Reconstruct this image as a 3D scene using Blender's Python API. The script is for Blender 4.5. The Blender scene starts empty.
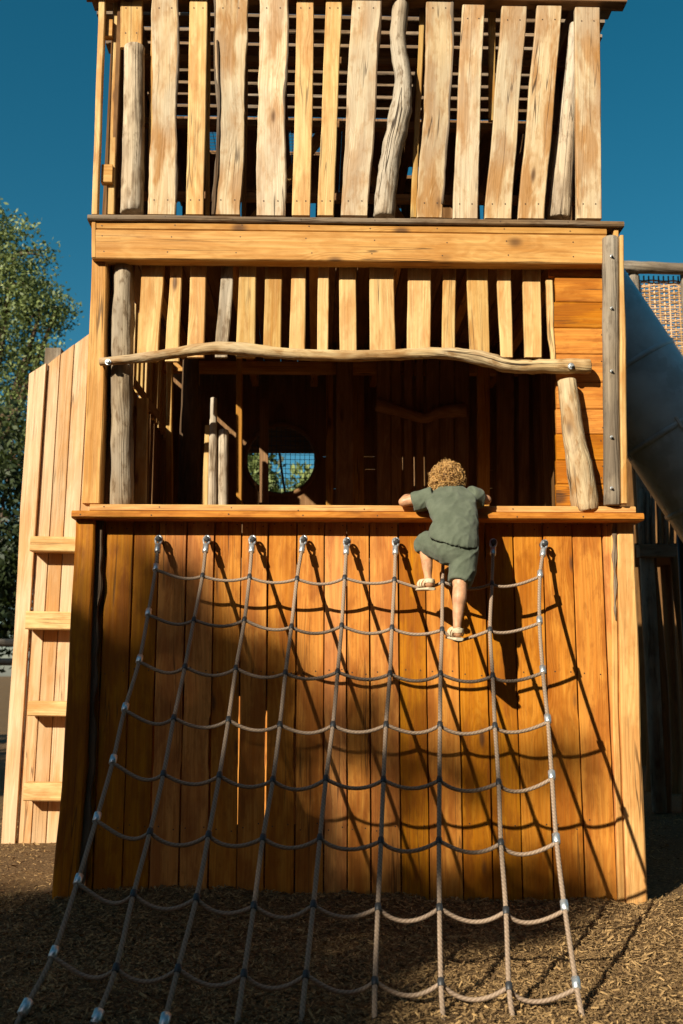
import bpy, bmesh, math, random
import numpy as np
from mathutils import Vector, noise, Matrix, geometry
random.seed(7); rng = np.random.default_rng(11)
SC = bpy.context.scene
COL = SC.collection
R = math.radians

# ------------------------------------------------------------------ camera model
F = 995.0; TILT = R(9.3); YAW = R(1.5)
CAM = Vector((-0.24, -5.73, 1.25))
def ray(px, py):
    x = (px - 341.5) / F; y = (512 - py) / F
    d = Vector((x, math.cos(TILT) - y * math.sin(TILT), math.sin(TILT) + y * math.cos(TILT)))
    c, s = math.cos(YAW), math.sin(YAW)
    return Vector((d.x * c + d.y * s, -d.x * s + d.y * c, d.z))
def P(px, py, Y=0.0):
    d = ray(px, py); return CAM + d * ((Y - CAM.y) / d.y)
cam = bpy.data.objects.new('camera', bpy.data.cameras.new('camera')); COL.objects.link(cam)
cam.location = CAM; cam.rotation_euler = (math.pi / 2 + TILT, 0, -YAW)
cam.data.sensor_fit = 'VERTICAL'; cam.data.sensor_height = 36; cam.data.lens = F / 1024 * 36
cam.data.dof.use_dof = True; cam.data.dof.focus_distance = 5.5; cam.data.dof.aperture_fstop = 2.8
cam.data.clip_end = 2000; SC.camera = cam

# ------------------------------------------------------------------ light
AZ, EL = R(36), R(28)
SUN = Vector((-math.sin(AZ) * math.cos(EL), -math.cos(AZ) * math.cos(EL), math.sin(EL)))   # towards the sun
w = bpy.data.worlds.new('World'); SC.world = w; w.use_nodes = True
nt = w.node_tree; bg = nt.nodes['Background']
sky = nt.nodes.new('ShaderNodeTexSky'); sky.sky_type = 'NISHITA'; sky.sun_disc = False
sky.sun_elevation = EL; sky.sun_rotation = math.pi + AZ; sky.altitude = 1200; sky.air_density = 1.0; sky.dust_density = 2.2; sky.ozone_density = 1.5
hs = nt.nodes.new('ShaderNodeHueSaturation'); hs.inputs['Hue'].default_value = 0.468; hs.inputs['Saturation'].default_value = 1.42
nt.links.new(sky.outputs[0], hs.inputs['Color']); nt.links.new(hs.outputs[0], bg.inputs[0])
bg.inputs[1].default_value = 0.052
sl = bpy.data.objects.new('sun', bpy.data.lights.new('sun', 'SUN')); COL.objects.link(sl)
sl.data.energy = 5.0; sl.data.angle = R(0.53); sl.data.color = (1.0, 0.935, 0.77)
sl.rotation_euler = SUN.to_track_quat('Z', 'Y').to_euler()
SC.view_settings.view_transform = 'Standard'; SC.view_settings.look = 'None'
SC.view_settings.exposure = 0.7; SC.view_settings.gamma = 1

# ------------------------------------------------------------------ node helpers
class NT:
    def __init__(s, name):
        s.m = bpy.data.materials.new(name); s.m.use_nodes = True
        s.t = s.m.node_tree; s.b = s.t.nodes['Principled BSDF']
    def n(s, typ, **kw):
        nd = s.t.nodes.new(typ)
        for k, v in kw.items(): setattr(nd, k, v)
        return nd
    def l(s, a, b): s.t.links.new(a, b)
    def val(s, sock, v):
        if hasattr(v, 'is_linked') or isinstance(v, bpy.types.NodeSocket): s.l(v, sock)
        else: sock.default_value = v
    def math(s, op, a, b=0.0, clamp=False):
        nd = s.n('ShaderNodeMath', operation=op); nd.use_clamp = clamp
        s.val(nd.inputs[0], a); s.val(nd.inputs[1], b); return nd.outputs[0]
    def mapr(s, v, a, b, c, d):
        nd = s.n('ShaderNodeMapRange'); nd.interpolation_type = 'SMOOTHSTEP'
        s.l(v, nd.inputs[0])
        for i, q in enumerate((a, b, c, d)): nd.inputs[i + 1].default_value = q
        return nd.outputs[0]
    def vmul(s, v, k):
        nd = s.n('ShaderNodeVectorMath', operation='MULTIPLY'); s.l(v, nd.inputs[0]); nd.inputs[1].default_value = k
        return nd.outputs[0]
    def noise(s, v, scale=1.0, detail=2.0, rough=0.5):
        nd = s.n('ShaderNodeTexNoise'); s.l(v, nd.inputs['Vector']); nd.inputs['Scale'].default_value = scale
        nd.inputs['Detail'].default_value = detail; nd.inputs['Roughness'].default_value = rough
        return nd.outputs[0]
    def mix(s, f, a, b, blend='MIX'):
        nd = s.n('ShaderNodeMix', data_type='RGBA', blend_type=blend)
        s.val(nd.inputs[0], f)
        for i, q in ((6, a), (7, b)):
            if isinstance(q, tuple): nd.inputs[i].default_value = (*q[:3], 1)
            else: s.l(q, nd.inputs[i])
        return nd.outputs[2]
    def attr(s, name):
        return s.n('ShaderNodeAttribute', attribute_name=name)
    def bump(s, h, strength, dist=0.01):
        nd = s.n('ShaderNodeBump'); s.l(h, nd.inputs['Height']); nd.inputs['Strength'].default_value = strength
        nd.inputs['Distance'].default_value = dist; s.l(nd.outputs[0], s.b.inputs['Normal'])
    def done(s, col, rough=0.6, spec=0.3):
        if isinstance(col, tuple): s.b.inputs['Base Color'].default_value = (*col[:3], 1)
        else: s.l(col, s.b.inputs['Base Color'])
        s.val(s.b.inputs['Roughness'], rough)
        s.b.inputs['Specular IOR Level'].default_value = spec
        return s.m

def wood(name, light, deep, stain, grey=(0.36, 0.31, 0.25), greyamt=0.0, stainamt=0.5, knots=0.45, bump=0.35, rough=0.62, lines=0.4, crack=0.35, mottle=0.0):
    s = NT(name)
    gc = s.attr('gc').outputs['Vector']; tone = s.attr('tone').outputs['Fac']
    # knots
    vo = s.n('ShaderNodeTexVoronoi'); s.l(s.vmul(gc, (7, 3, 2.1)), vo.inputs['Vector']); vo.inputs['Scale'].default_value = 1
    sepc = s.n('ShaderNodeSeparateColor'); s.l(vo.outputs['Color'], sepc.inputs[0])
    has = s.math('LESS_THAN', sepc.outputs[0], knots)
    kd = vo.outputs['Distance']
    kn = s.math('MULTIPLY', s.mapr(kd, 0.05, 0.16, 1, 0), has)
    halo = s.math('MULTIPLY', s.mapr(kd, 0.1, 0.5, 1, 0), has)
    # cathedral grain = contour lines of a stretched noise field
    f = s.noise(s.vmul(gc, (5.5, 5.5, 0.42)), 1, 2, 0.45)
    f = s.math('ADD', f, s.math('MULTIPLY', halo, 0.11))
    wv = s.math('SINE', s.math('MULTIPLY', f, 115))
    wv = s.mapr(wv, -0.7, 1.0, 0, 1)
    fib = s.noise(s.vmul(gc, (170, 170, 3.2)), 1, 3, 0.6)
    fib2 = s.noise(s.vmul(gc, (42, 42, 0.9)), 1, 2, 0.5)
    st = s.noise(s.vmul(gc, (8, 8, 2.0)), 1, 4, 0.6)
    st2 = s.noise(s.vmul(gc, (1.6, 1.6, 0.8)), 1, 3, 0.6)
    col = s.mix(s.math('MULTIPLY', wv, lines), light, deep)
    col = s.mix(s.mapr(fib2, 0.35, 0.7, 0, 0.45), col, deep)
    col = s.mix(s.math('MULTIPLY', s.mapr(st, 0.46, 0.60, 0, 1), stainamt), col, stain)
    col = s.mix(s.math('MULTIPLY', halo, 0.35), col, stain)
    if greyamt > 0:
        col = s.mix(s.math('MULTIPLY', s.mapr(st2, 0.42, 0.62, 0.15, 1), greyamt), col, grey)
    if mottle > 0:
        mo = s.noise(s.vmul(gc, (24, 24, 9)), 1, 4, 0.65); col = s.mix(s.math('MULTIPLY', s.mapr(mo, 0.5, 0.68, 0, 1), mottle), col, tuple(q * 0.8 for q in stain))
        mo2 = s.noise(s.vmul(gc, (10, 10, 3.2)), 1, 3, 0.6); col = s.mix(s.math('MULTIPLY', s.mapr(mo2, 0.54, 0.7, 0, 1), mottle * 0.9), col, stain)
    # drying cracks: thin dark lines along the grain
    cr = s.noise(s.vmul(gc, (16, 16, 0.55)), 1, 2, 0.55); ck = s.math('ABSOLUTE', s.math('SUBTRACT', cr, 0.56))
    gate = s.mapr(s.noise(s.vmul(gc, (3, 3, 1.3)), 1, 2, 0.5), 0.48, 0.62, 0, 1)
    crk = s.math('MULTIPLY', s.math('MULTIPLY', s.mapr(ck, 0.004, 0.016, 1, 0), gate), crack)
    # per-board tone
    hs = s.n('ShaderNodeHueSaturation'); s.l(col, hs.inputs['Color'])
    s.l(s.mapr(tone, 0, 1, 0.72, 1.22), hs.inputs['Value']); s.l(s.mapr(tone, 0, 1, 1.14, 0.98), hs.inputs['Saturation'])
    col = hs.outputs[0]
    col = s.mix(s.mapr(fib, 0.25, 0.75, 0.25, 0.0), col, (0.05, 0.025, 0.012))
    col = s.mix(s.math('MULTIPLY', kn, 0.85), col, (0.075, 0.03, 0.011))
    col = s.mix(crk, col, (0.03, 0.016, 0.008))
    h = s.math('ADD', s.math('MULTIPLY', fib, 0.6), s.math('ADD', s.math('MULTIPLY', wv, 0.25), s.math('MULTIPLY', fib2, 0.8)))
    h = s.math('SUBTRACT', h, s.math('MULTIPLY', crk, 1.2)); s.bump(h, bump, 0.006)
    return s.done(col, s.mapr(fib2, 0.2, 0.8, rough - 0.1, rough + 0.15), 0.2)

M = {}
M['wall'] = wood('oiled_larch', (0.63, 0.268, 0.062), (0.42, 0.130, 0.024), (0.31, 0.088, 0.017), stainamt=0.62, knots=0.33, lines=0.32, bump=0.28, crack=0.6, mottle=0.4)
M['beam'] = wood('oiled_beam', (0.63, 0.355, 0.125), (0.44, 0.195, 0.05), (0.40, 0.165, 0.038), stainamt=0.5, knots=0.35, lines=0.32, crack=0.7, mottle=0.28)
M['board'] = wood('weathered_board', (0.68, 0.51, 0.31), (0.48, 0.30, 0.135), (0.36, 0.155, 0.034), grey=(0.46, 0.39, 0.29), greyamt=0.6, stainamt=0.85, knots=0.65, lines=0.33, crack=0.8, mottle=0.36)
M['slat'] = wood('pale_slat', (0.67, 0.45, 0.19), (0.48, 0.25, 0.075), (0.42, 0.175, 0.04), greyamt=0.1, stainamt=0.6, knots=0.5, lines=0.33, crack=0.6, mottle=0.28)
M['pale'] = wood('pale_screen', (0.62, 0.385, 0.20), (0.48, 0.225, 0.075), (0.47, 0.205, 0.055), grey=(0.6, 0.49, 0.34), greyamt=0.4, stainamt=0.6, knots=0.5, lines=0.28, crack=0.6)
M['log'] = wood('bare_log', (0.52, 0.40, 0.265), (0.34, 0.235, 0.14), (0.19, 0.12, 0.065), grey=(0.52, 0.45, 0.36), greyamt=0.7, stainamt=0.75, knots=0.4, lines=0.25, bump=0.9, rough=0.75, crack=0.95, mottle=0.75)
M['grey'] = wood('grey_log', (0.27, 0.205, 0.14), (0.13, 0.095, 0.062), (0.11, 0.08, 0.055), grey=(0.36, 0.31, 0.25), greyamt=0.8, stainamt=0.7, knots=0.35, lines=0.45, bump=1.0, rough=0.8, crack=1.0, mottle=0.5)
M['goldlog'] = wood('peeled_log', (0.60, 0.44, 0.235), (0.38, 0.22, 0.085), (0.30, 0.145, 0.045), grey=(0.50, 0.41, 0.29), greyamt=0.5, stainamt=0.8, knots=0.5, lines=0.35, bump=0.9, rough=0.7, crack=0.95, mottle=0.7)
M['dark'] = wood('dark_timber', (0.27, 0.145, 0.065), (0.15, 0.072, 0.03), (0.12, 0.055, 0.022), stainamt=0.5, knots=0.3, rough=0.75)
M['cap'] = wood('weathered_cap', (0.27, 0.165, 0.085), (0.14, 0.08, 0.04), (0.11, 0.06, 0.028), greyamt=0.4, stainamt=0.6, knots=0.3, bump=0.8, rough=0.8, crack=0.9, mottle=0.5)
M['bark'] = wood('bark', (0.15, 0.09, 0.05), (0.07, 0.042, 0.024), (0.05, 0.028, 0.016), greyamt=0.3, stainamt=0.6, knots=0.1, bump=1.0, rough=0.9)

def plain(name, col, rough=0.5, metal=0.0, spec=0.4, nz=None):
    s = NT(name)
    if nz:
        tc = s.n('ShaderNodeTexCoord').outputs['Object']
        v = s.noise(tc, nz, 4, 0.6)
        c = s.mix(s.mapr(v, 0.3, 0.7, 0, 1), tuple(q * 0.75 for q in col), tuple(min(1, q * 1.2) for q in col))
        s.bump(v, 0.15, 0.004)
        m = s.done(c, s.mapr(v, 0.3, 0.7, rough - 0.1, rough + 0.1), spec)
    else: m = s.done(col, rough, spec)
    s.b.inputs['Metallic'].default_value = metal
    return m
M['steel'] = plain('galvanised_steel', (0.60, 0.62, 0.63), 0.38, 0.75, nz=60)
M['iron'] = plain('dark_iron', (0.045, 0.045, 0.047), 0.45, 0.3)
M['nail'] = plain('rusty_nail', (0.06, 0.035, 0.02), 0.6, 0.3)
M['slide'] = plain('slate_blue_plastic', (0.50, 0.62, 0.67), 0.3, 0.0, 0.5, nz=3)
M['white'] = plain('light_spot_panel', (0.6, 0.6, 0.57), 0.6, nz=9)
M['skin'] = plain('skin', (0.53, 0.265, 0.14), 0.5, 0.0, 0.35, nz=22)
M['skin'].node_tree.nodes['Principled BSDF'].inputs['Subsurface Weight'].default_value = 0.08
M['skin'].node_tree.nodes['Principled BSDF'].inputs['Subsurface Radius'].default_value = (0.01, 0.004, 0.002)
M['sandal'] = plain('cream_sandal', (0.62, 0.49, 0.31), 0.6, nz=60)
M['sole'] = plain('sandal_sole', (0.52, 0.42, 0.28), 0.7)

def rope_mat():
    s = NT('braided_rope')
    gc = s.attr('gc').outputs['Vector']
    sx = s.n('ShaderNodeSeparateXYZ'); s.l(gc, sx.inputs[0])
    ph = s.math('ADD', s.math('MULTIPLY', sx.outputs[0], 3.0), s.math('MULTIPLY', sx.outputs[2], 330.0))
    tw = s.mapr(s.math('SINE', ph), -1, 1, 0, 1)
    nz = s.noise(s.vmul(gc, (3, 3, 5)), 1, 3, 0.6)
    c = s.mix(tw, (0.235, 0.16, 0.108), (0.37, 0.262, 0.185))
    c = s.mix(s.mapr(nz, 0.35, 0.7, 0, 0.5), c, (0.24, 0.165, 0.11))
    s.bump(tw, 0.45, 0.003)
    return s.done(c, 0.7, 0.25)
M['rope'] = rope_mat()

def cloth_mat():
    s = NT('sage_linen')
    tc = s.n('ShaderNodeTexCoord').outputs['Object']
    a = s.noise(s.vmul(tc, (900, 900, 220)), 1, 2, 0.6); b = s.noise(tc, 14, 4, 0.6)
    c = s.mix(s.mapr(b, 0.3, 0.7, 0, 1), (0.072, 0.084, 0.056), (0.105, 0.118, 0.082))
    c = s.mix(s.mapr(a, 0.35, 0.7, 0, 0.35), c, (0.15, 0.165, 0.118))
    s.bump(s.math('ADD', s.math('MULTIPLY', a, 0.15), b), 0.5, 0.008)
    s.b.inputs['Sheen Weight'].default_value = 0.1
    return s.done(c, 0.9, 0.1)
M['cloth'] = cloth_mat()

def hair_mat():
    s = NT('golden_curls')
    t = s.attr('tone').outputs['Fac']
    c = s.mix(t, (0.15, 0.062, 0.017), (0.70, 0.40, 0.13))
    return s.done(c, 0.45, 0.4)
M['hair'] = hair_mat()

def leaf_mat(name, a, b):
    s = NT(name)
    t = s.attr('tone').outputs['Fac']
    c = s.mix(t, a, b)
    s.done(c, 0.5, 0.35)
    tr = s.n('ShaderNodeBsdfTranslucent'); s.l(s.mix(0.5, c, (0.12, 0.16, 0.02)), tr.inputs[0])
    ms = s.n('ShaderNodeMixShader'); ms.inputs[0].default_value = 0.25
    s.l(s.b.outputs[0], ms.inputs[1]); s.l(tr.outputs[0], ms.inputs[2])
    s.l(ms.outputs[0], s.t.nodes['Material Output'].inputs[0])
    return s.m
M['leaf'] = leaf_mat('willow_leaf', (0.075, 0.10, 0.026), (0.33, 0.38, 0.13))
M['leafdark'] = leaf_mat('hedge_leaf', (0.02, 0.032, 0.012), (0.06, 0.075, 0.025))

def ground_mat():
    s = NT('woodchip_ground')
    tc = s.n('ShaderNodeTexCoord').outputs['Object']
    a = s.noise(tc, 60, 4, 0.7); b = s.noise(tc, 1.3, 4, 0.6); d = s.noise(tc, 14, 3, 0.6)
    c = s.mix(s.mapr(a, 0.3, 0.7, 0, 1), (0.06, 0.034, 0.015), (0.27, 0.16, 0.068))
    c = s.mix(s.mapr(b, 0.35, 0.7, 0, 0.55), c, (0.10, 0.062, 0.034))
    s.bump(s.math('ADD', a, d), 0.9, 0.02)
    return s.done(c, 0.9, 0.15)
M['ground'] = ground_mat()
def chip_mat():
    s = NT('wood_chip')
    t = s.attr('tone').outputs['Fac']
    c = s.mix(t, (0.075, 0.04, 0.017), (0.50, 0.31, 0.13))
    return s.done(c, 0.8, 0.2)
M['chip'] = chip_mat()

# ------------------------------------------------------------------ mesh builder
class MB:
    def __init__(s): s.v = []; s.f = []; s.gc = []; s.tone = []; s.mi = []; s.sm = []
    def loft(s, st, prof, tone=None, mat=0, cap=True, smooth=False, gscale=None):
        """st: list of (centre, a-vector, b-vector) half-axes; prof: list of (u,v) in -1..1"""
        n = len(prof); o = len(s.v)
        off = Vector((random.uniform(0, 60), random.uniform(0, 60), random.uniform(0, 60)))
        if tone is None: tone = random.random()
        L = 0.0; prev = None
        for (c, a, b) in st:
            c = Vector(c)
            if prev is not None: L += (c - prev).length
            prev = c; la, lb = a.length, b.length
            for (u, v) in prof:
                s.v.append(c + a * u + b * v)
                if gscale == 'round': s.gc.append((math.atan2(v, u), 0.0, L + off.z))
                else: s.gc.append((u * la + off.x, v * lb + off.y, L + off.z))
                s.tone.append(tone)
        for i in range(len(st) - 1):
            for k in range(n):
                k2 = (k + 1) % n
                s.f.append((o + i * n + k, o + i * n + k2, o + (i + 1) * n + k2, o + (i + 1) * n + k)); s.mi.append(mat); s.sm.append(smooth)
        if cap:
            s.f.append(tuple(o + k for k in reversed(range(n)))); s.mi.append(mat); s.sm.append(False)
            e = o + (len(st) - 1) * n
            s.f.append(tuple(e + k for k in range(n))); s.mi.append(mat); s.sm.append(False)
        return s
    def build(s, name, mats, parent=None):
        me = bpy.data.meshes.new(name); me.from_pydata([tuple(v) for v in s.v], [], s.f)
        if not isinstance(mats, (list, tuple)): mats = [mats]
        for m in mats: me.materials.append(m)
        me.polygons.foreach_set('material_index', s.mi); me.polygons.foreach_set('use_smooth', s.sm)
        at = me.attributes.new('gc', 'FLOAT_VECTOR', 'POINT'); at.data.foreach_set('vector', np.array(s.gc, dtype=np.float32).ravel())
        at = me.attributes.new('tone', 'FLOAT', 'POINT'); at.data.foreach_set('value', np.array(s.tone, dtype=np.float32))
        bm = bmesh.new(); bm.from_mesh(me); bmesh.ops.recalc_face_normals(bm, faces=bm.faces); bm.to_mesh(me); bm.free()
        me.update()
        return link(name, me, parent)
def link(name, me, parent=None):
    o = bpy.data.objects.new(name, me); COL.objects.link(o)
    if parent is not None:
        o.parent = parent; o.matrix_parent_inverse = Matrix.Translation(parent.location).inverted()
    return o
def thing(name, label, cat, loc=(0, 0, 0), group=None):
    o = bpy.data.objects.new(name, None); COL.objects.link(o); o.location = loc; o.empty_display_size = 0.2
    return tag(o, label, cat, group)
def tag(o, label, cat, group=None):
    o['label'] = label; o['category'] = cat
    if group: o['group'] = group
    return o
def rect(bev=0.12, bev2=None):
    b, c = bev, bev2 or bev
    return [(-1, -1 + c), (-1 + b, -1), (1 - b, -1), (1, -1 + c), (1, 1 - c), (1 - b, 1), (-1 + b, 1), (-1, 1 - c)]
def circ(n=12): return [(math.cos(2 * math.pi * k / n), math.sin(2 * math.pi * k / n)) for k in range(n)]
def interp(rows, y):
    for i in range(len(rows) - 1):
        a, b = rows[i], rows[i + 1]
        if a[0] <= y <= b[0] or i == len(rows) - 2:
            t = (y - a[0]) / (b[0] - a[0]); t = max(0, min(1, t)); t = t * t * (3 - 2 * t) * 0.5 + t * 0.5
            return [a[j] + (b[j] - a[j]) * t for j in range(1, len(a))]
def bvec(v): return Vector(v)
def prism(mb, p0, p1, wdir, wid, tdir, th, tone=None, mat=0, bev=0.004, n=2, wob=0.0):
    """beam of rectangular section between two points"""
    p0, p1 = Vector(p0), Vector(p1); wd = Vector(wdir).normalized() * wid / 2; td = Vector(tdir).normalized() * th / 2
    st = []
    for i in range(n):
        t = i / (n - 1); j = Vector((random.gauss(0, wob), random.gauss(0, wob), random.gauss(0, wob)))
        st.append((p0.lerp(p1, t) + j, wd, td))
    return mb.loft(st, rect(min(0.4, 2 * bev / wid), min(0.4, 2 * bev / th)), tone, mat)
def board_px(mb, rows, Y, th, wob=0.0, tone=None, n=None, mat=0, bev=0.005, lean=0.0, freq=2.2):
    """upright board whose edges follow pixel rows (y, xl, xr) carried onto the upright plane Y"""
    n = n or (14 if wob else len(rows) * 2)
    y0, y1 = rows[0][0], rows[-1][0]; st = []; sd = random.uniform(0, 99)
    for i in range(n):
        y = y0 + (y1 - y0) * i / (n - 1); xl, xr = interp(rows, y)
        a, b = P(xl, y, Y), P(xr, y, Y)
        z = a.z
        a.x += wob * (.75 * noise.noise((sd, z * freq, 0)) + .4 * noise.noise((sd, z * 7, 3)) + .16 * noise.noise((sd, z * 23, 5))); b.x += wob * (.75 * noise.noise((sd + 7, z * freq, 0)) + .4 * noise.noise((sd + 7, z * 7, 3)) + .16 * noise.noise((sd + 7, z * 23, 5)))
        b.z = a.z
        w2 = (b - a) / 2
        st.append(((a + b) / 2 + Vector((0, th / 2, 0)), w2, Vector((0, th / 2, 0))))
    wd = st[0][1].length * 2
    return mb.loft(st, rect(min(0.4, 2 * bev / wd), min(0.4, 2 * bev / th)), tone, mat)
def catmull(pts, per):
    pts = [Vector(p) for p in pts]; q = [pts[0] * 2 - pts[1]] + pts + [pts[-1] * 2 - pts[-2]]; out = []
    for i in range(1, len(q) - 2):
        a, b, c, d = q[i - 1:i + 3]
        for k in range(per):
            t = k / per
            out.append(0.5 * ((2 * b) + (c - a) * t + (2 * a - 5 * b + 4 * c - d) * t * t + (3 * b - a - 3 * c + d) * t ** 3))
    out.append(pts[-1]); return out
def frames(pts):
    out = []; up = None
    for i, p in enumerate(pts):
        t = (pts[min(i + 1, len(pts) - 1)] - pts[max(i - 1, 0)]).normalized()
        if up is None:
            up = Vector((0, 1, 0)) if abs(t.y) < 0.8 else Vector((1, 0, 0))
        a = (up - t * up.dot(t)).normalized(); up = a
        out.append((p, a, t.cross(a)))
    return out
def tube(mb, pts, r, n=10, tone=0.5, mat=0, cap=True, smooth=True):
    rr = r if callable(r) else (lambda i: r)
    st = [(p, a * rr(i), b * rr(i)) for i, (p, a, b) in enumerate(frames([Vector(p) for p in pts]))]
    return mb.loft(st, circ(n), tone, mat, cap, smooth, 'round')
def logm(mb, pts, radii, n=16, rough=0.06, tone=None, mat=0, per=6, rel=1.0):
    """tree-trunk log along control points with uneven section"""
    cp = catmull(pts, per); m = len(cp); sd = random.uniform(0, 99); st = []
    fr = frames(cp); o = len(mb.v); prof = circ(n)
    def rad(i):
        t = i / (m - 1) * (len(radii) - 1); k = min(int(t), len(radii) - 2); return radii[k] + (radii[k + 1] - radii[k]) * (t - k)
    for i, (p, a, b) in enumerate(fr): st.append((p, a * rad(i), b * rad(i)))
    # round the ends a little
    p, a, b = st[0]; d = (st[1][0] - p).normalized(); st[0] = (p + d * a.length * 0.12, a, b); st.insert(0, (p, a * 0.86, b * 0.86))
    p, a, b = st[-1]; d = (st[-2][0] - p).normalized(); st[-1] = (p + d * a.length * 0.12, a, b); st.append((p, a * 0.86, b * 0.86))
    mb.loft(st, prof, tone, mat, True, True)
    for i in range(len(st)):
        c = Vector(st[i][0])
        for k in range(n):
            v = mb.v[o + i * n + k]; d = v - c
            q = 1 + rough * 1.6 * noise.noise((sd + prof[k][0] * 1.1, prof[k][1] * 1.1, i * 0.55)) + rough * noise.noise((sd + prof[k][0] * 2.6, prof[k][1] * 2.6, i * 1.3))
            mb.v[o + i * n + k] = c + d * q
    return mb
def nail(mb, p, nrm=(0, -1, 0), r=0.0045, mat=1):
    p = Vector(p); nv = Vector(nrm); a = Vector((1, 0, 0)) * r; b = nv.cross(a.normalized()) * r
    mb.loft([(p - nv * 0.002, a, b), (p + nv * 0.0012, a, b)], circ(6), 0.5, mat)
def bolt(parent, p, nrm=(0, -1, 0), r=0.014, name='bolt'):
    mb = MB(); p = Vector(p); nv = Vector(nrm).normalized(); a = Vector((0, 0, 1)); a = (a - nv * a.dot(nv)).normalized(); b = nv.cross(a)
    mb.loft([(p - nv * 0.01, a * r * 1.5, b * r * 1.5), (p + nv * 0.003, a * r * 1.5, b * r * 1.5)], circ(14), .5, 0)
    mb.loft([(p + nv * 0.003, a * r, b * r), (p + nv * 0.013, a * r, b * r), (p + nv * 0.016, a * r * .7, b * r * .7)], circ(6), .5, 0)
    return mb.build(name, M['steel'], parent)

# ------------------------------------------------------------------ ground
def gh(x, y):
    h = 0.02 * noise.noise((x * 1.7, y * 1.7, 0.3)) + 0.012 * noise.noise((x * 6, y * 6, 1.7))
    h += 0.075 * math.exp(-((x + 1.1) / 0.9) ** 2 - ((y + 0.0) / 0.5) ** 2)
    h += 0.03 * math.exp(-((x - 0.1) / 0.9) ** 2 - ((y + 0.05) / 0.35) ** 2)
    h += (0.022 * noise.noise((x * 3.1, 4.0, 0)) + 0.014 * noise.noise((x * 9, 8.0, 0)) + 0.012) * math.exp(-((y + 0.06) / 0.16) ** 2)
    far = max(0, abs(y) - 12) + max(0, abs(x) - 12)
    return h * (1 / (1 + far * 0.3))
def axis(lo, hi, fine0, fine1, step):
    a = list(np.arange(fine0, fine1 + 1e-6, step)); s = step; x = fine1
    while x < hi: s *= 1.35; x += s; a.append(min(x, hi))
    s = step; x = fine0; pre = []
    while x > lo: s *= 1.35; x -= s; pre.append(max(x, lo))
    return pre[::-1] + a
xs = axis(-700, 700, -3.2, 3.2, 0.07); ys = axis(-300, 900, -3.2, 1.6, 0.07)
gv = [(x, y, gh(x, y)) for y in ys for x in xs]; nx = len(xs)
gf = [(j * nx + i, j * nx + i + 1, (j + 1) * nx + i + 1, (j + 1) * nx + i) for j in range(len(ys) - 1) for i in range(nx - 1)]
me = bpy.data.meshes.new('ground'); me.from_pydata(gv, [], gf); me.materials.append(M['ground'])
me.polygons.foreach_set('use_smooth', [True] * len(gf))
g = link('ground', me); g['kind'] = 'structure'

def chips(n):
    V = []; Fc = []; T = []
    for i in range(n):
        near = random.random() < 0.72
        if near: x, y = random.uniform(-2.6, 2.6), random.uniform(-3.0, 0.1)
        else: x, y = random.uniform(-5, 5), random.uniform(-3, 3.5)
        L = min(0.02, random.lognormvariate(-4.85, 0.42)); W = L * random.uniform(0.1, 0.32) + 0.0007
        th = random.uniform(0, math.tau); pt = random.gauss(0, 0.28); rl = random.gauss(0, 0.5)
        d = Vector((math.cos(th) * math.cos(pt), math.sin(th) * math.cos(pt), math.sin(pt)))
        s = Vector((-math.sin(th), math.cos(th), 0)); s = (s * math.cos(rl) + d.cross(s) * math.sin(rl))
        u = d.cross(s); c = Vector((x, y, gh(x, y) + 0.004 + abs(pt) * L * 0.6 + random.uniform(0, 0.009)))
        k = random.uniform(0.5, 1); o = len(V); h = u * min(0.004, W * 0.3)
        V += [c - d * L - s * W * k, c - d * L + s * W, c + d * L + s * W * k, c + d * L - s * W, c - d * L * .8 + h, c + d * L * .8 + h]
        Fc += [(o, o + 3, o + 5, o + 4), (o + 1, o + 4, o + 5, o + 2), (o, o + 4, o + 1), (o + 3, o + 2, o + 5)]
        t = random.betavariate(1.3, 2.0); T += [t] * 6
    me = bpy.data.meshes.new('wood_chips'); me.from_pydata([tuple(v) for v in V], [], Fc); me.materials.append(M['chip'])
    at = me.attributes.new('tone', 'FLOAT', 'POINT'); at.data.foreach_set('value', np.array(T, dtype=np.float32))
    o = link('wood_chips', me); o['kind'] = 'stuff'; return o
chips(200000)

# ------------------------------------------------------------------ the tower
tower = thing('play_tower', 'tall timber play tower of orange planks, open middle deck and uneven upright boards', 'play tower', (0, 1.4, 0))
ZL = 2.197          # ledge
# lower wall -------------------------------------------------------
mb = MB()
pxb = [100, 106, 134, 159.5, 187.5, 215, 242, 268.5, 297, 324.5, 347, 369.5, 398, 425, 457, 485, 513, 542.5, 572, 602, 620]
for i in range(len(pxb) - 1):
    x0 = P(pxb[i], 525).x + 0.004; x1 = P(pxb[i + 1], 525).x - 0.004; y = random.uniform(0, 0.006)
    st = [(Vector(((x0 + x1) / 2 + random.gauss(0, .0012), y + 0.015, z)), Vector(((x1 - x0) / 2, 0, 0)), Vector((0, 0.015, 0))) for z in (-0.15, 0.5, 0.72, 0.76, 1.0, 1.04, 1.7, ZL + 0.02)]
    if i in (4, 6, 7):
        for k in (3, 4): st[k] = (st[k][0] - Vector((.003, 0, 0)), st[k][1] - Vector((.003, 0, 0)), st[k][2])
    mb.loft(st, rect(0.035, 0.22), min(1, max(0, random.gauss(0.5, 0.26))))
    for z in (ZL - 0.09, 1.27, 0.42):
        if x1 - x0 > 0.06:
            for fx in (0.2, 0.8): nail(mb, (x0 + (x1 - x0) * fx + random.gauss(0, .004), y, z + random.gauss(0, .012)))
mb.build('front_wall', [M['wall'], M['nail']], tower)
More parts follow.
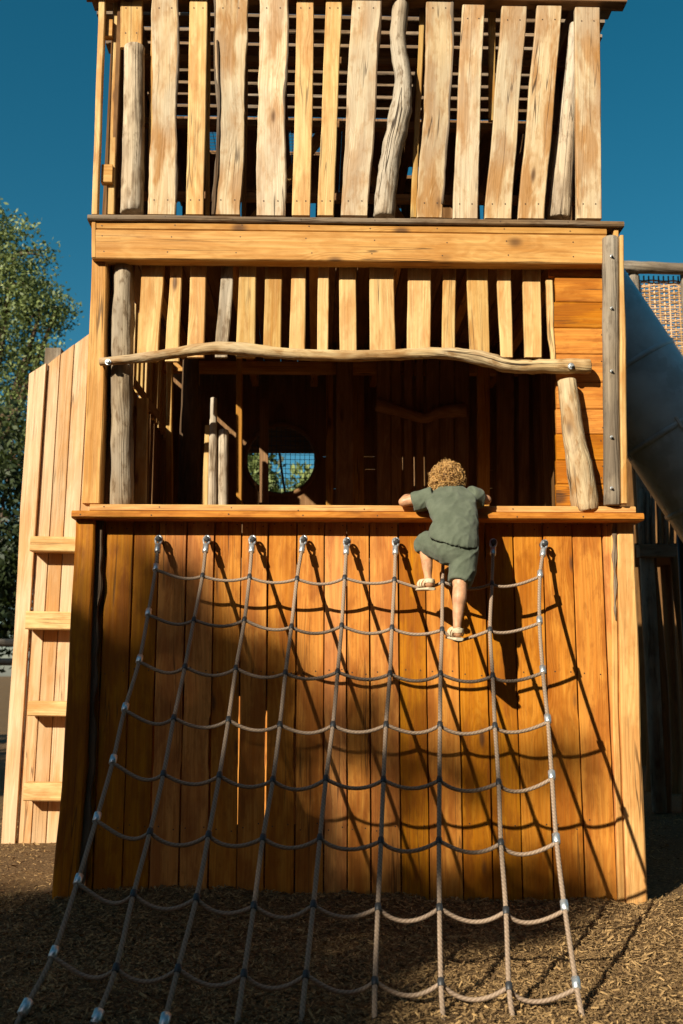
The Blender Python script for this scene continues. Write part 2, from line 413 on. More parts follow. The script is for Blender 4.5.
# frame rails behind the planks keep the gaps dark
mb = MB()
for z in (0.35, 1.2, 2.0): prism(mb, (-1.5, 0.075, z), (1.45, 0.075, z), (0, 0, 1), 0.14, (0, 1, 0), 0.05)
mb.build('wall_rail', M['dark'], tower)
mb = MB()
board_px(mb, [(515, 76, 95), (640, 69.5, 90.5), (760, 63, 86), (907, 51, 75)], -0.075, 0.13, wob=0.004, tone=0.15, bev=0.008)
mb.build('corner_post', M['wall'], tower)
mb = MB()   # dark uneven strip standing in for the shadow gap beside the left post
board_px(mb, [(520, 95.5, 103), (640, 91, 98), (760, 87, 94), (900, 76, 84)], -0.035, 0.03, wob=0.022, tone=0.5, freq=6, n=40)
mb.build('bark_or_shade_strip', M['bark'], tower)
mb = MB()
board_px(mb, [(516, 617, 634), (700, 621, 640.5), (910, 627, 648)], -0.02, 0.14, wob=0.004, tone=0.85, bev=0.008)
board_px(mb, [(521, 611, 616), (700, 613, 619), (915, 619, 626)], -0.012, 0.05, wob=0.004, tone=0.7, bev=0.006)
mb.build('corner_post', M['beam'], tower)
mb = MB()
board_px(mb, [(521, 613, 616.5), (560, 613.5, 616.5), (620, 614.5, 616)], -0.0225, 0.02, wob=0.016, tone=0.5, freq=11, n=34)
mb.build('bark_or_shade_strip', M['cap'], tower)
# ledge ------------------------------------------------------------
def hbeam(name, x0, x1, z0, z1, y0, y1, mat, tone=0.6, wob=0.002, n=9, bev=0.006):
    mb = MB(); c = (z0 + z1) / 2; sd = random.uniform(0, 99); st = []
    for i in range(n):
        x = x0 + (x1 - x0) * i / (n - 1)
        st.append((Vector((x, (y0 + y1) / 2 + wob * noise.noise((sd, x, 0)), c + wob * noise.noise((sd + 5, x * 1.5, 0)))), Vector((0, (y1 - y0) / 2, 0)), Vector((0, 0, (z1 - z0) / 2))))
    mb.loft(st, rect(min(.4, 2 * bev / (y1 - y0)), min(.4, 2 * bev / (z1 - z0))), tone)
    x = x0 + .06
    while x < x1:
        for fz in ((.25, .75) if z1 - z0 > .09 else (.5,)): nail(mb, (x + random.gauss(0, .012), y0 + wob * .2 - .001, z0 + (z1 - z0) * fz + random.gauss(0, .004)), r=.0042)
        x += random.uniform(.36, .44)
    return mb.build(name, [mat, M['nail']], tower)
hbeam('ledge_rail', P(77, 513).x, P(635, 515).x + 0.01, P(341, 519, -.13).z, P(341, 511.5, -.13).z, -0.13, 0.10, M['wall'], 0.55, bev=.012)
hbeam('ledge_rail', P(93, 508).x, P(631, 508).x, P(341, 511.5, -.13).z + 0.002, P(341, 505.3, -.075).z, -0.085, 0.16, M['beam'], 0.8, bev=.01)
# middle deck ------------------------------------------------------
mb = MB(); board_px(mb, [(258, 92, 106.5), (380, 87, 105), (503, 82, 99.5)], -0.01, 0.12, wob=0.004, tone=0.6, bev=0.007); mb.build('corner_board', M['beam'], tower)
def logpart(name, px, Y, rad, mat, tone=0.6, rough=0.05, parent=None, **k):
    mb = MB(); logm(mb, [P(x, y, Y) for x, y in px], rad, tone=tone, rough=rough, **k); return mb.build(name, M[mat], parent or tower)
logpart('log_post', [(124.5, 266), (122.5, 350), (122, 430), (122.5, 512)], 0.064, [.058, .067, .066, .068], 'log', 0.2, rough=.09)
# upright slats above the rail
SL = [(141, 164, 137, 158), (170, 181.5, 165, 179), (190, 206, 187, 204), (220, 233, 214, 228), (239, 256, 236, 255), (265, 282, 263, 281), (291, 306, 289, 305),
      (318, 329, 317, 328), (339, 356, 340, 357), (369.5, 394, 370, 396), (408, 431, 407, 430.5), (443, 456, 442, 455), (467, 488, 470, 490), (497, 511, 501, 513), (523, 541, 525, 542)]
for i, (a, b, c, d) in enumerate(SL):
    mb = MB(); q = 0.05 + random.uniform(-.006, .006); zb = 361 if i < 2 else 357
    board_px(mb, [(258, a + .6, b + .6), (275, a, b), (355, c, d), (zb, c, d)], q, 0.028, wob=0.004 if i != 3 else 0.012, tone=random.uniform(.35, .85) if i != 3 else .4, n=9)
    mb.build('slat', M['log' if i == 3 else 'slat'], tower)
# siding beside the opening
mb = MB(); ysd = [264, 277, 302, 328, 354, 382, 409, 434, 460, 484, 507]
for i in range(len(ysd) - 1):
    z0 = P(580, ysd[i], .03).z - .002; z1 = P(580, ysd[i + 1], .03).z + .002
    xl = 548.5 if i == 0 else (553 + 2 * math.sin(i * 1.7) if i < 4 else 556)
    x0 = P(xl, ysd[i], .03).x; x1 = P(612, ysd[i], .03).x
    c = Vector((0, .045, (z0 + z1) / 2))
    mb.loft([(c + Vector((x0, 0, 0)), Vector((0, .014, 0)), Vector((0, 0, (z0 - z1) / 2))), (c + Vector((x1, 0, 0)), Vector((0, .014, 0)), Vector((0, 0, (z0 - z1) / 2)))], rect(.2, .06), random.uniform(.3, .7))
    for fx in (.25, .75): nail(mb, (x1 - .05 - random.random() * .02, .031, z1 + (z0 - z1) * fx))
mb.build('siding', [M['wall'], M['nail']], tower)
mb = MB(); board_px(mb, [(280, 546, 553), (330, 549, 555), (365, 551, 556)], 0.022, 0.03, wob=0.012, tone=.8, freq=5); mb.build('trim_board', M['slat'], tower)
gl = logpart('log_post', [(610.5, 238), (611, 330), (611.5, 420), (612.5, 506)], -0.072, [.050, .051, .049, .051], 'grey', 0.5, rough=.03)
for y in (256, 308, 371, 437, 488): bolt(gl, P(611.5, y, -0.127), r=0.006)
mb = MB(); board_px(mb, [(235, 620, 624), (340, 620.5, 626), (503, 622, 628)], -0.12, 0.05, wob=0.006, tone=.6); mb.build('edge_board', M['slat'], tower)
logpart('log_post', [(567, 380), (573, 430), (580, 470), (586, 512)], -0.035, [.057, .064, .075, .08], 'goldlog', 0.6)
# crooked rail log
rl = logpart('rail_log', [(99.5, 362), (150, 357), (203, 349), (240, 349), (280, 353), (340, 356), (400, 354.5), (443, 353), (480, 358), (510, 366), (545, 366.5), (590, 366.5)], -0.045,
             [.024, .03, .036, .04, .034, .034, .032, .034, .044, .044, .043, .046], 'goldlog', 0.6, rough=.11, per=6)
bolt(rl, P(571, 366, -0.092), r=.013); bolt(rl, P(108, 362, -0.076), r=.012)
# floor beam -------------------------------------------------------
zt = 4.0
hbeam('floor_beam', P(92, 240).x + .018, P(604, 240).x, P(341, 261, -.06).z, P(341, 232, -.06).z, -0.06, 0.045, M['beam'], .62, .003)
hbeam('floor_beam', P(92, 235).x + .018, P(604, 235).x, P(341, 231.4, -.06).z, P(341, 223, -.06).z, -0.057, 0.045, M['beam'], .5, .002)
mb = MB(); board_px(mb, [(222, 91.5, 96), (257, 91.5, 96)], -0.063, .15, tone=.55); mb.build('end_trim', M['beam'], tower)
mb = MB(); board_px(mb, [(229, 613.8, 619), (262, 613.8, 619)], -0.05, .13, tone=.6); mb.build('end_trim', M['beam'], tower)
hbeam('beam_cap', P(90.5, 218).x, P(620, 220).x, P(341, 222.6, -.078).z, P(341, 217, -.078).z, -0.078, 0.14, M['cap'], .3, .005, 26, .008)
# upper boards -------------------------------------------------------
UB = [  # (rows, Y, thickness, wobble, material, tone)
    ([(-40, 101, 107.5), (0, 98.5, 105), (110, 95, 101), (214, 91.5, 97.5)], .03, .05, .002, 'slat', .7),
    ([(-40, 113.5, 121.5), (0, 113, 121), (214, 106, 114)], .10, .035, .003, 'slat', .5),
    ([(-40, 121, 143), (47, 120, 142)], .05, .03, .003, 'slat', .55),
    ([(-40, 152, 160), (80, 150, 158), (214, 147, 153)], .09, .03, .004, 'slat', .45),
    ([(-40, 157, 180), (0, 153, 178), (60, 152, 178), (110, 151, 177), (170, 148, 176), (214, 147, 174)], 0.0, .035, .018, 'board', .55),
    ([(-40, 191, 209), (0, 189.5, 207.5), (100, 188, 206), (214, 186, 203.5)], 0.02, .03, .004, 'slat', .7),
    ([(-40, 213, 247), (0, 215, 247), (60, 214, 245), (110, 219, 245), (160, 217, 244), (214, 213, 241)], 0.0, .04, .022, 'board', .5),
    ([(-40, 261, 288), (0, 260, 287), (50, 259.5, 287), (90, 258.5, 285), (150, 257, 285), (215, 256.5, 285)], 0.0, .04, .016, 'board', .85),
    ([(-40, 297, 315), (0, 296.5, 314), (100, 295, 313), (215, 292, 310)], 0.015, .03, .004, 'slat', .75),
    ([(-40, 328, 345), (0, 326, 342), (100, 322, 338), (215, 317.5, 334)], 0.01, .03, .005, 'slat', .65),
    ([(-40, 355, 386), (0, 352, 381), (100, 347, 375), (215, 341, 368)], 0.0, .035, .012, 'board', .65),
    ([(-40, 428, 453), (0, 426.5, 452), (50, 426, 452), (100, 424, 449), (170, 419.5, 445), (217, 417.5, 443)], 0.0, .04, .016, 'board', .45),
    ([(4.5, 462.5, 485), (100, 458, 480.5), (218, 453, 478)], 0.005, .035, .004, 'board', .7),
    ([(12, 488.5, 496), (120, 489, 495)], 0.13, .03, .003, 'slat', .35),
    ([(6, 502, 527), (110, 494, 519), (218, 485, 511)], 0.005, .035, .004, 'board', .55),
    ([(5.5, 537, 562), (110, 528, 554), (218, 518, 544)], 0.005, .035, .005, 'board', .6),
    ([(7, 575.5, 600), (110, 576, 601), (218, 577, 602)], 0.0, .045, .003, 'board', .6),
    ([(-40, 206, 210), (80, 206, 210), (214, 205, 209)], .16, .03, .004, 'slat', .3),
    ([(60, 243, 248), (216, 241, 246)], .16, .03, .004, 'dark', .3),
    ([(0, 420, 425), (217, 411, 417)], .12, .03, .004, 'slat', .3),
]
for rows, Y, th, wob, mt, tn in UB:
    mb = MB(); board_px(mb, rows, Y, th, wob=wob, tone=tn, n=40, freq=1.8)
    for y in (rows[0][0] + 30 if rows[0][0] < 0 else rows[0][0] + 14, rows[-1][0] - 14):
        y = max(8, y); xl, xr = interp(rows, y)
        if xr - xl > 12:
            for fx in (.25, .75): nail(mb, P(xl + (xr - xl) * fx, y, Y), r=.005)
    ub = mb.build('upright_board', [M[mt], M['nail']], tower)
    if mt == 'board' and wob > .011:      # waney edge with bark left on
        vs = [Vector(v) for v in mb.v[:40 * 8]]; right = random.random() < .6; sd = random.uniform(0, 50)
        e = MB(); st = []
        for i in range(2, 38):
            q = vs[i * 8 + (3 if right else 0)]; m = max(.0, noise.noise((sd, i * .13, 0)) + .15); wv = .004 + .016 * m
            st.append((q + Vector(((-1 if right else 1) * (wv * .5 - .004), .006, 0)), Vector((wv, 0, 0)), Vector((0, .014 + .004 * noise.noise((sd, i * .7, 0)), 0))))
        e.loft(st, circ(8), .5, 0, True, True); e.build('bark_edge', M['bark'], ub)
mb = MB(); board_px(mb, [(40, 216.5, 218.5), (110, 217.5, 220.5), (160, 215.5, 219), (214, 211.5, 215)], -0.012, .05, wob=.012, tone=.3, freq=7); mb.build('bark_or_shade_strip', M['bark'], tower)
logpart('upright_log', [(134.5, 47), (134, 110), (133, 170), (132, 214)], .06, [.064, .066, .070, .072], 'log', .75, rough=.03)
logpart('upright_log', [(402, -45), (401, 0), (398, 40), (403, 80), (400, 115), (392, 150), (387, 185), (384, 218)], .045, [.055, .055, .05, .055, .07, .064, .066, .066], 'log', .5, rough=.07)
logpart('upright_log', [(574, 24), (570, 90), (564, 160), (559, 220)], .11, [.03, .05, .066, .074], 'log', .7, rough=.04)
# upper room: knee rails, side walls, back wall, slatted roof
mb = MB()
for z in (4.25, 4.75, 5.2): prism(mb, (-1.5, .21, z), (1.5, .21, z), (0, 0, 1), .05, (0, 1, 0), .05, tone=random.random())
mb.build('rail_backing', M['dark'], tower)
ZR = 5.60
for y in np.arange(0.02, 1.5, .155):
    mb = MB(); x0, x1 = -1.72, 1.7 + random.uniform(-.02, .03)
    prism(mb, (x0, y + .06, ZR + .015), (x1, y + .06, ZR + .015), (0, 1, 0), .12, (0, 0, 1), .03, n=5, wob=.002, tone=random.random()); mb.build('roof_batten', M['cap'], tower)
mb = MB(); xx = -1.72
while xx < 1.7:
    pxm = 341.5 + F * (xx + .07 - CAM.x) / 8.9
    rng_y = [(1.6, 2.9)]
    if 243 < pxm < 275 or 300 < pxm < 352: rng_y = [(1.6, 1.78), (2.12, 2.9)]
    elif 432 < pxm < 452: rng_y = [(1.6, 2.3), (2.5, 2.9)]
    for a, b in rng_y: prism(mb, (xx + .07, a, ZR + .02), (xx + .07, b, ZR + .02), (1, 0, 0), .138, (0, 0, 1), .03)
    xx += .14
mb.build('roof_soffit', M['dark'], tower)
mb = MB()
for xx in np.arange(-1.2, .6, .05): tube(mb, [(xx, 1.7, ZR + .05), (xx, 2.3, ZR + .05)], .0025, 4)
for yy in np.arange(1.72, 2.3, .05): tube(mb, [(-1.2, yy, ZR + .05), (.6, yy, ZR + .05)], .0025, 4)
mb.build('roof_net', M['iron'], tower)
for x in (-1.45, -.5, .5, 1.45):
    mb = MB(); prism(mb, (x, 0.05, ZR - .07), (x, 2.8, ZR - .07), (1, 0, 0), .06, (0, 0, 1), .13); mb.build('roof_joist', M['dark'], tower)
mb = MB(); prism(mb, (-1.72, .03, ZR - .04), (1.74, .03, ZR - .04), (0, 1, 0), .10, (0, 0, 1), .11); mb.build('roof_edge', M['dark'], tower)
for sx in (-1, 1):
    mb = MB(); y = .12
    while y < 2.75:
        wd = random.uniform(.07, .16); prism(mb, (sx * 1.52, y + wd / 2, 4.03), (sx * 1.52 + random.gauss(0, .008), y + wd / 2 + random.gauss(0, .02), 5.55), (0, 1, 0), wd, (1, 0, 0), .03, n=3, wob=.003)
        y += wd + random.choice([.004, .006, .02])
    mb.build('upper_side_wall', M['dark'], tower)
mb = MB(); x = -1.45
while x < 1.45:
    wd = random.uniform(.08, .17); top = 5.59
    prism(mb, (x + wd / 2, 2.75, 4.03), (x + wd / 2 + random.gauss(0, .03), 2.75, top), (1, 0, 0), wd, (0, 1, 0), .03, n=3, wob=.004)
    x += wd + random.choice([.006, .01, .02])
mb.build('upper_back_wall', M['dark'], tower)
mb = MB()
for a, b in (((-1.2, 1.6, 4.1), (-.2, 1.6, 5.5)), ((.9, 1.9, 4.1), (.1, 1.9, 5.5)), ((.55, 1.2, 4.05), (.6, 1.2, 5.5)), ((-.9, .9, 4.05), (-.86, .9, 5.5))):
    prism(mb, a, b, (1, 0, 0), .1, (0, 1, 0), .06)
mb.build('brace', M['beam'], tower)
# deck between the storeys and its joists
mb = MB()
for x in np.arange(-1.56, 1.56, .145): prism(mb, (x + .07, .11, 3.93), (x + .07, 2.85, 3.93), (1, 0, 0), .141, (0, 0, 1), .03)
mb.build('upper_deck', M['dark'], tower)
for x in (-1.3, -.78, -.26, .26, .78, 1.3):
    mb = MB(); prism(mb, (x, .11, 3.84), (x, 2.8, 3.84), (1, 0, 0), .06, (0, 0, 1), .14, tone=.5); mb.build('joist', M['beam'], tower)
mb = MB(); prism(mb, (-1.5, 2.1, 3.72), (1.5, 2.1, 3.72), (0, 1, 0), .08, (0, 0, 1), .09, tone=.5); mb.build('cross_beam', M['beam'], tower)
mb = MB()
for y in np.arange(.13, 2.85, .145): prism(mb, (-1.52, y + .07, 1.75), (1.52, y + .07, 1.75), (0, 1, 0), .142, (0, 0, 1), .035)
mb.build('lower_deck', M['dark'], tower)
# back wall with a porthole and slits
YB = 2.9
def holes_wall(name, x0, x1, z0, z1, holes, y, th, mat):
    outer = [Vector((x0, z0, 0)), Vector((x1, z0, 0)), Vector((x1, z1, 0)), Vector((x0, z1, 0))]
    polys = [outer] + holes; flat = [p for q in polys for p in q]; tri = geometry.tessellate_polygon(polys); n = len(flat)
    mb = MB()
    for yy in (y, y + th):
        for p in flat: mb.v.append(Vector((p.x, yy, p.y))); mb.gc.append((p.x, yy, p.y)); mb.tone.append(.6)
    for t in tri:
        mb.f.append(tuple(t)); mb.f.append(tuple(i + n for i in reversed(t))); mb.mi += [0, 0]; mb.sm += [False, False]
    o = 0
    for q in polys:
        for k in range(len(q)):
            a, b = o + k, o + (k + 1) % len(q); mb.f.append((a, b, b + n, a + n)); mb.mi.append(0); mb.sm.append(False)
        o += len(q)
    return mb.build(name, mat, tower)
pc = P(281, 460, YB); pr = .30
hl = [[Vector((pc.x + pr * math.cos(-t), pc.z + pr * math.sin(-t), 0)) for t in np.linspace(0, math.tau, 40, endpoint=False)]]
def slit(xa, ya, xb, yb):
    a, b = P(xa, ya, YB), P(xb, yb, YB); hl.append([Vector((a.x, b.z, 0)), Vector((a.x, a.z, 0)), Vector((b.x, a.z, 0)), Vector((b.x, b.z, 0))])
for s4 in ((323, 455.6, 333, 456.8), (362, 455.6, 375, 456.8), (365, 468.4, 375, 469.6), (402.3, 456, 403.2, 470), (413.6, 456, 415.2, 486), (423.6, 456, 425.4, 486), (482, 469.6, 493, 470.6), (486, 487.5, 493, 488.5), (334, 488, 340, 489)): slit(*s4)
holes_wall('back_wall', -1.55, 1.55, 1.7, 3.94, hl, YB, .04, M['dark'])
mb = MB(); xx = -1.5
while xx < 1.48: prism(mb, (xx + .07, YB, -.1), (xx + .07, YB, 1.71), (1, 0, 0), .138, (0, 1, 0), .03); xx += .14
mb.build('lower_back_wall', M['wall'], tower)
mb = MB()      # porthole ring and the bar and mesh across it
ring = [Vector((pc.x + (pr + .02) * math.cos(t), YB - .015, pc.z + (pr + .02) * math.sin(t))) for t in np.linspace(0, math.tau, 41)]
tube(mb, ring, .022, 8, .6, smooth=True); mb.build('porthole_ring', M['dark'], tower)
mb = MB()
for k in range(-7, 8):
    q = k * .042; h = math.sqrt(max(.001, pr * pr - q * q))
    tube(mb, [(pc.x + q, YB - .02, pc.z - h), (pc.x + q, YB - .02, pc.z + h)], .0022, 4); tube(mb, [(pc.x - h, YB - .02, pc.z + q), (pc.x + h, YB - .02, pc.z + q)], .0022, 4)
mb.build('porthole_mesh', M['iron'], tower)
mb = MB(); prism(mb, P(264, 400, 2.6), P(264, 503, 2.6), (1, 0, 0), .075, (0, 1, 0), .06); mb.build('inner_post', M['dark'], tower)
mb = MB(); prism(mb, P(279, 451, 3.4), P(286, 500, 3.4), (1, 0, 0), .02, (0, 1, 0), .02)
mb.build('inner_brace', M['dark'], tower)
mb = MB(); prism(mb, (pc.x - .5, 3.25, P(281, 452, 3.25).z + .2), (pc.x + .5, 3.25, P(281, 452, 3.25).z + .2), (0, 0, 1), .42, (0, 1, 0), .04); mb.build('rear_awning', M['dark'], tower)
# brown inner panel of boards with a crooked rail
for i, (xa, xb) in enumerate(((336, 354), (377, 391), (391, 402), (404, 413), (416, 424), (426, 440), (440, 455), (455, 470), (497, 515), (519, 530))):
    mb = MB(); board_px(mb, [(330, xa, xb - .8), (512, xa, xb - .8)], 2.0, .03, wob=.004, tone=random.uniform(.6, 1)); mb.build('inner_board', M['dark'], tower)
mb = MB(); logm(mb, [P(376, 405, 1.95), P(400, 411, 1.95), P(424, 418, 1.95), P(440, 412, 1.95), P(466, 410, 1.95)], [.05, .045, .04, .05, .06], tone=.9); mb.build('inner_rail', M['dark'], tower)
# left and right sides of the middle deck: hanging slats, rail, uprights with gaps
mb = MB()
for y in np.arange(.22, 2.7, .17): prism(mb, (-1.5, y, 3.78), (-1.5, y + random.gauss(0, .02), 3.2), (0, 1, 0), random.uniform(.07, .1), (1, 0, 0), .028)
mb.build('side_slats', M['slat'], tower)
mb = MB(); prism(mb, (-1.49, .2, 3.1), (-1.49, 1.2, 3.1), (1, 0, 0), .05, (0, 0, 1), .09); mb.build('side_rail', M['dark'], tower)
mb = MB()
for y in (.36, .56, .78, .95, 1.14, 1.33, 1.52, 1.71, 1.9, 2.09, 2.28, 2.47, 2.66, 2.84): prism(mb, (-1.54, y, 1.8), (-1.54, y + random.gauss(0, .01), 3.15 if y < 1.4 else 3.85), (0, 1, 0), random.uniform(.15, .185), (1, 0, 0), .03, n=3, wob=.004)
mb.build('side_boards', M['dark'], tower)
mb = MB()
for z0, z1 in ((2.2, 3.9),):
    prism(mb, (-1.535, .2, z0), (-1.535, .2, z1), (0, 1, 0), .2, (1, 0, 0), .03)
    prism(mb, (-1.53, .13, z0), (-1.40, .13, z1), (1, 0, 0), .1, (0, 1, 0), .02)
mb.build('side_backing', M['dark'], tower)
mb = MB(); prism(mb, (-1.545, .2, 4.03), (-1.53, .2, 5.55), (1, 0, 0), .10, (0, 1, 0), .02); mb.build('side_backing', M['dark'], tower)
for y in (30, 175):
    mb = MB(); prism(mb, P(102, y, .09), P(113, y, .09), (0, 0, 1), .12, (0, 1, 0), .05, tone=.5); mb.build('spacer_block', M['beam'], tower)
mb = MB()
for y in np.arange(.22, 2.85, .162): prism(mb, (1.53, y, 1.75), (1.53, y, 3.91), (0, 1, 0), .155, (1, 0, 0), .03)
mb.build('side_siding', M['dark'], tower)
for sx in (-1.5, 1.5):
    mb = MB(); y = .1
    while y < 2.85:
        if not (sx < 0 and 1.62 < y + .07 < 2.1): prism(mb, (sx, y + .07, -.1), (sx, y + .07, ZL - .03), (0, 1, 0), .138, (1, 0, 0), .03)
        y += .141
    mb.build('lower_side_wall', M['wall'], tower)
logpart('inner_log', [(191, 360), (190, 430), (189, 512)], .95, [.055, .072, .075], 'bark', .2)
for xa, xb, Y, m in ((166, 172, 1.3, 'slat'), (236, 242, 1.6, 'beam'), (326, 333, 2.3, 'beam'), (352, 364, 2.5, 'beam'), (478, 490, 1.7, 'beam')):
    mb = MB(); board_px(mb, [(300, xa, xb), (512, xa, xb)], Y, .06, wob=.006, tone=.3); mb.build('inner_post', M[m], tower)
logpart('inner_log', [(213.5, 398), (213, 450), (212.5, 512)], .45, [.022, .026, .03], 'log', .7)
logpart('inner_log', [(223.5, 430), (223, 470), (223, 512)], .47, [.032, .034, .034], 'log', .8)
mb = MB(); board_px(mb, [(425, 205, 210), (512, 201, 208)], .55, .03, tone=.6); mb.build('inner_board', M['slat'], tower)
mb = MB(); board_px(mb, [(398, 136.5, 148), (512, 134, 146)], .3, .03, tone=.6); mb.build('inner_board', M['slat'], tower)
mb = MB(); prism(mb, P(134, 382, .5), P(160, 418, .7), (0, 0, 1), .07, (0, 1, 0), .04, tone=.9); mb.build('inner_brace', M['dark'], tower)

# ------------------------------------------------------------------ climbing net
D0 = .075; DG = 1.85; Z0 = P(543, 544, -D0).z
def NP(px, py):
    d = ray(px, py); lo, hi = 0.0, (0 - CAM.y) / d.y        # between the lens and the wall
    for _ in range(50):
        t = (lo + hi) / 2; p = CAM + d * t; u = (Z0 - p.z) / Z0
        depth = D0 + (DG - D0) * (max(u, 0) ** 1.13 if u < 1 else 1 + 1.13 * (u - 1))
        if p.y < -depth: lo = t
        else: hi = t
    return CAM + d * ((lo + hi) / 2)
NR = [
    [(158, 549), (155.6, 570), (148, 615), (139, 662), (124.5, 710.6), (112.5, 763), (96, 821), (77, 883.6), (52, 957), (24, 1010), (14, 1030)],
    [(206, 549), (202.5, 576), (194, 620), (185, 667), (174, 718), (163.5, 774), (150, 832), (133.5, 894), (116, 968), (96, 1020), (89, 1042)],
    [(252, 549), (249.5, 577), (244.5, 620), (236, 668.5), (228.5, 720), (219.5, 775.6), (208.6, 835), (196.5, 898), (178, 969), (164, 1024), (159, 1046)],
    [(302.5, 549), (297, 579), (291.5, 627), (285.6, 673), (280, 725), (273, 780), (263, 838), (254, 906), (244, 974), (237, 1024), (232, 1056)],
    [(346.5, 551), (344.6, 578), (341.7, 626), (337.7, 672), (333, 725), (326, 779), (320, 838), (313.5, 904.6), (306, 975), (301, 1023), (297, 1056)],
    [(395.6, 551), (394.5, 580), (392, 628), (390, 674), (386, 725), (383.5, 780), (381, 841), (378, 907.5), (375, 981.5), (374.6, 1023), (374, 1058)],
    [(443.5, 551), (442.5, 582), (442, 630), (440.6, 674), (440, 725), (439.5, 780), (439, 841), (439.5, 908), (441, 982.6), (443.5, 1023), (445, 1058)],
    [(493, 552), (492, 583.6), (490, 630), (492.7, 676), (495, 726), (498.7, 782.7), (501, 843), (506, 911), (509, 986.7), (513.7, 1024), (517, 1060)],
    [(543.5, 553), (540, 576.5), (539.6, 623), (543, 672.6), (548, 722), (552, 778.5), (556.7, 842.5), (565, 910), (577, 988), (584, 1024), (590, 1060)],
]
net = thing('climbing_net', 'sloping brown rope climbing net bolted to the orange plank wall', 'climbing net', (0, -1.0, 0))
nodes = []
for ri, rp in enumerate(NR):
    rp = [(rp[0][0], rp[0][1] - 3)] + rp[1:]; pts = [NP(*p) for p in rp]
    end = pts[-1] + (pts[-1] - pts[-2]).normalized() * .12; pts.append(end)
    nodes.append(pts[1:9])
    mb = MB(); path = catmull(pts, 8); tube(mb, path, .0100, 12); rope = mb.build('rope', M['rope'], net)
    # anchor: ferrule, thimble eye, bolt with plate
    top = pts[0]; d = (pts[1] - pts[0]).normalized()
    mb = MB(); tube(mb, [top - d * .012, top - d * .008, top + d * .045, top + d * .05], lambda i: (.012, .0175, .0175, .013)[i], 14)
    ec = top - d * .040; sx = Vector((1, 0, 0)); up = -d
    loop = [ec + sx * (.017 * math.sin(t) * (1 + .25 * math.cos(t))) + up * (.036 * math.cos(t)) for t in np.linspace(0, math.tau, 25)]
    tube(mb, loop, .0068, 8)
    mb.build('anchor_eye', M['steel'], rope)
    mb = MB(); bp = ec + up * .012
    tube(mb, [Vector((bp.x, .0, bp.z)), Vector((bp.x, bp.y - .012, bp.z))], .010, 10)
    tube(mb, [Vector((bp.x, bp.y - .006, bp.z)), Vector((bp.x, bp.y - .012, bp.z)), Vector((bp.x, bp.y - .022, bp.z)), Vector((bp.x, bp.y - .026, bp.z))], lambda i: (.014, .017, .017, .008)[i], 8, smooth=False)
    tube(mb, [Vector((bp.x, .001, bp.z)), Vector((bp.x, -.006, bp.z))], .016, 14, smooth=False)
    mb.build('anchor_bolt', M['iron'], rope)
    for k in range(1, 9):
        p = pts[k]; t = (pts[k + 1] - pts[k - 1]).normalized()
        if ri in (0, 8):
            c = p - t * .018
            mb = MB(); tube(mb, [c - t * .024, c - t * .022, c + t * .022, c + t * .024], lambda i: (.0125, .0162, .0162, .0125)[i], 14); mb.build('ferrule', M['steel'], rope)
        else:
            mb = MB(); tube(mb, [p - t * .017, p - t * .014, p - t * .004, p, p + t * .004, p + t * .014, p + t * .017], lambda i: (.0112, .0135, .0135, .0148, .0135, .0135, .0112)[i], 12); mb.build('clamp_band', M['iron'], rope)
    if ri < 3:
        p = pts[9]; t = (pts[10] - pts[8]).normalized()
        mb = MB(); tube(mb, [p - t * .04, p - t * .036, p + t * .016, p + t * .02], lambda i: (.014, .0195, .0195, .014)[i], 14); mb.build('ferrule', M['steel'], rope)
for k in range(8):
    path = []
    for ri in range(8):
        a, b = nodes[ri][k], nodes[ri + 1][k]
        sag = .026 + .004 * k + random.uniform(-.004, .006)
        skew = .5 + random.uniform(-.06, .06)
        if ri == 7: skew = .38
        if ri == 0: skew = .6
        foot = None
        if k == 0 and ri == 5: foot = (.62, .045)
        if k == 1 and ri == 6: foot = (.33, .06)
        for j in range(14):
            t = j / 14
            if foot:
                ft, fd = foot; s = t / ft if t < ft else (1 - t) / (1 - ft); dz = fd * s ** 0.85
            else:
                q = t ** (math.log(.5) / math.log(skew)); dz = sag * 4 * q * (1 - q)
            p = a.lerp(b, t); p.z -= dz; p.y += .3 * dz; path.append(p)
    path.append(nodes[8][k])
    mb = MB(); tube(mb, path, .0088, 10); mb.build('cross_rope', M['rope'], net)

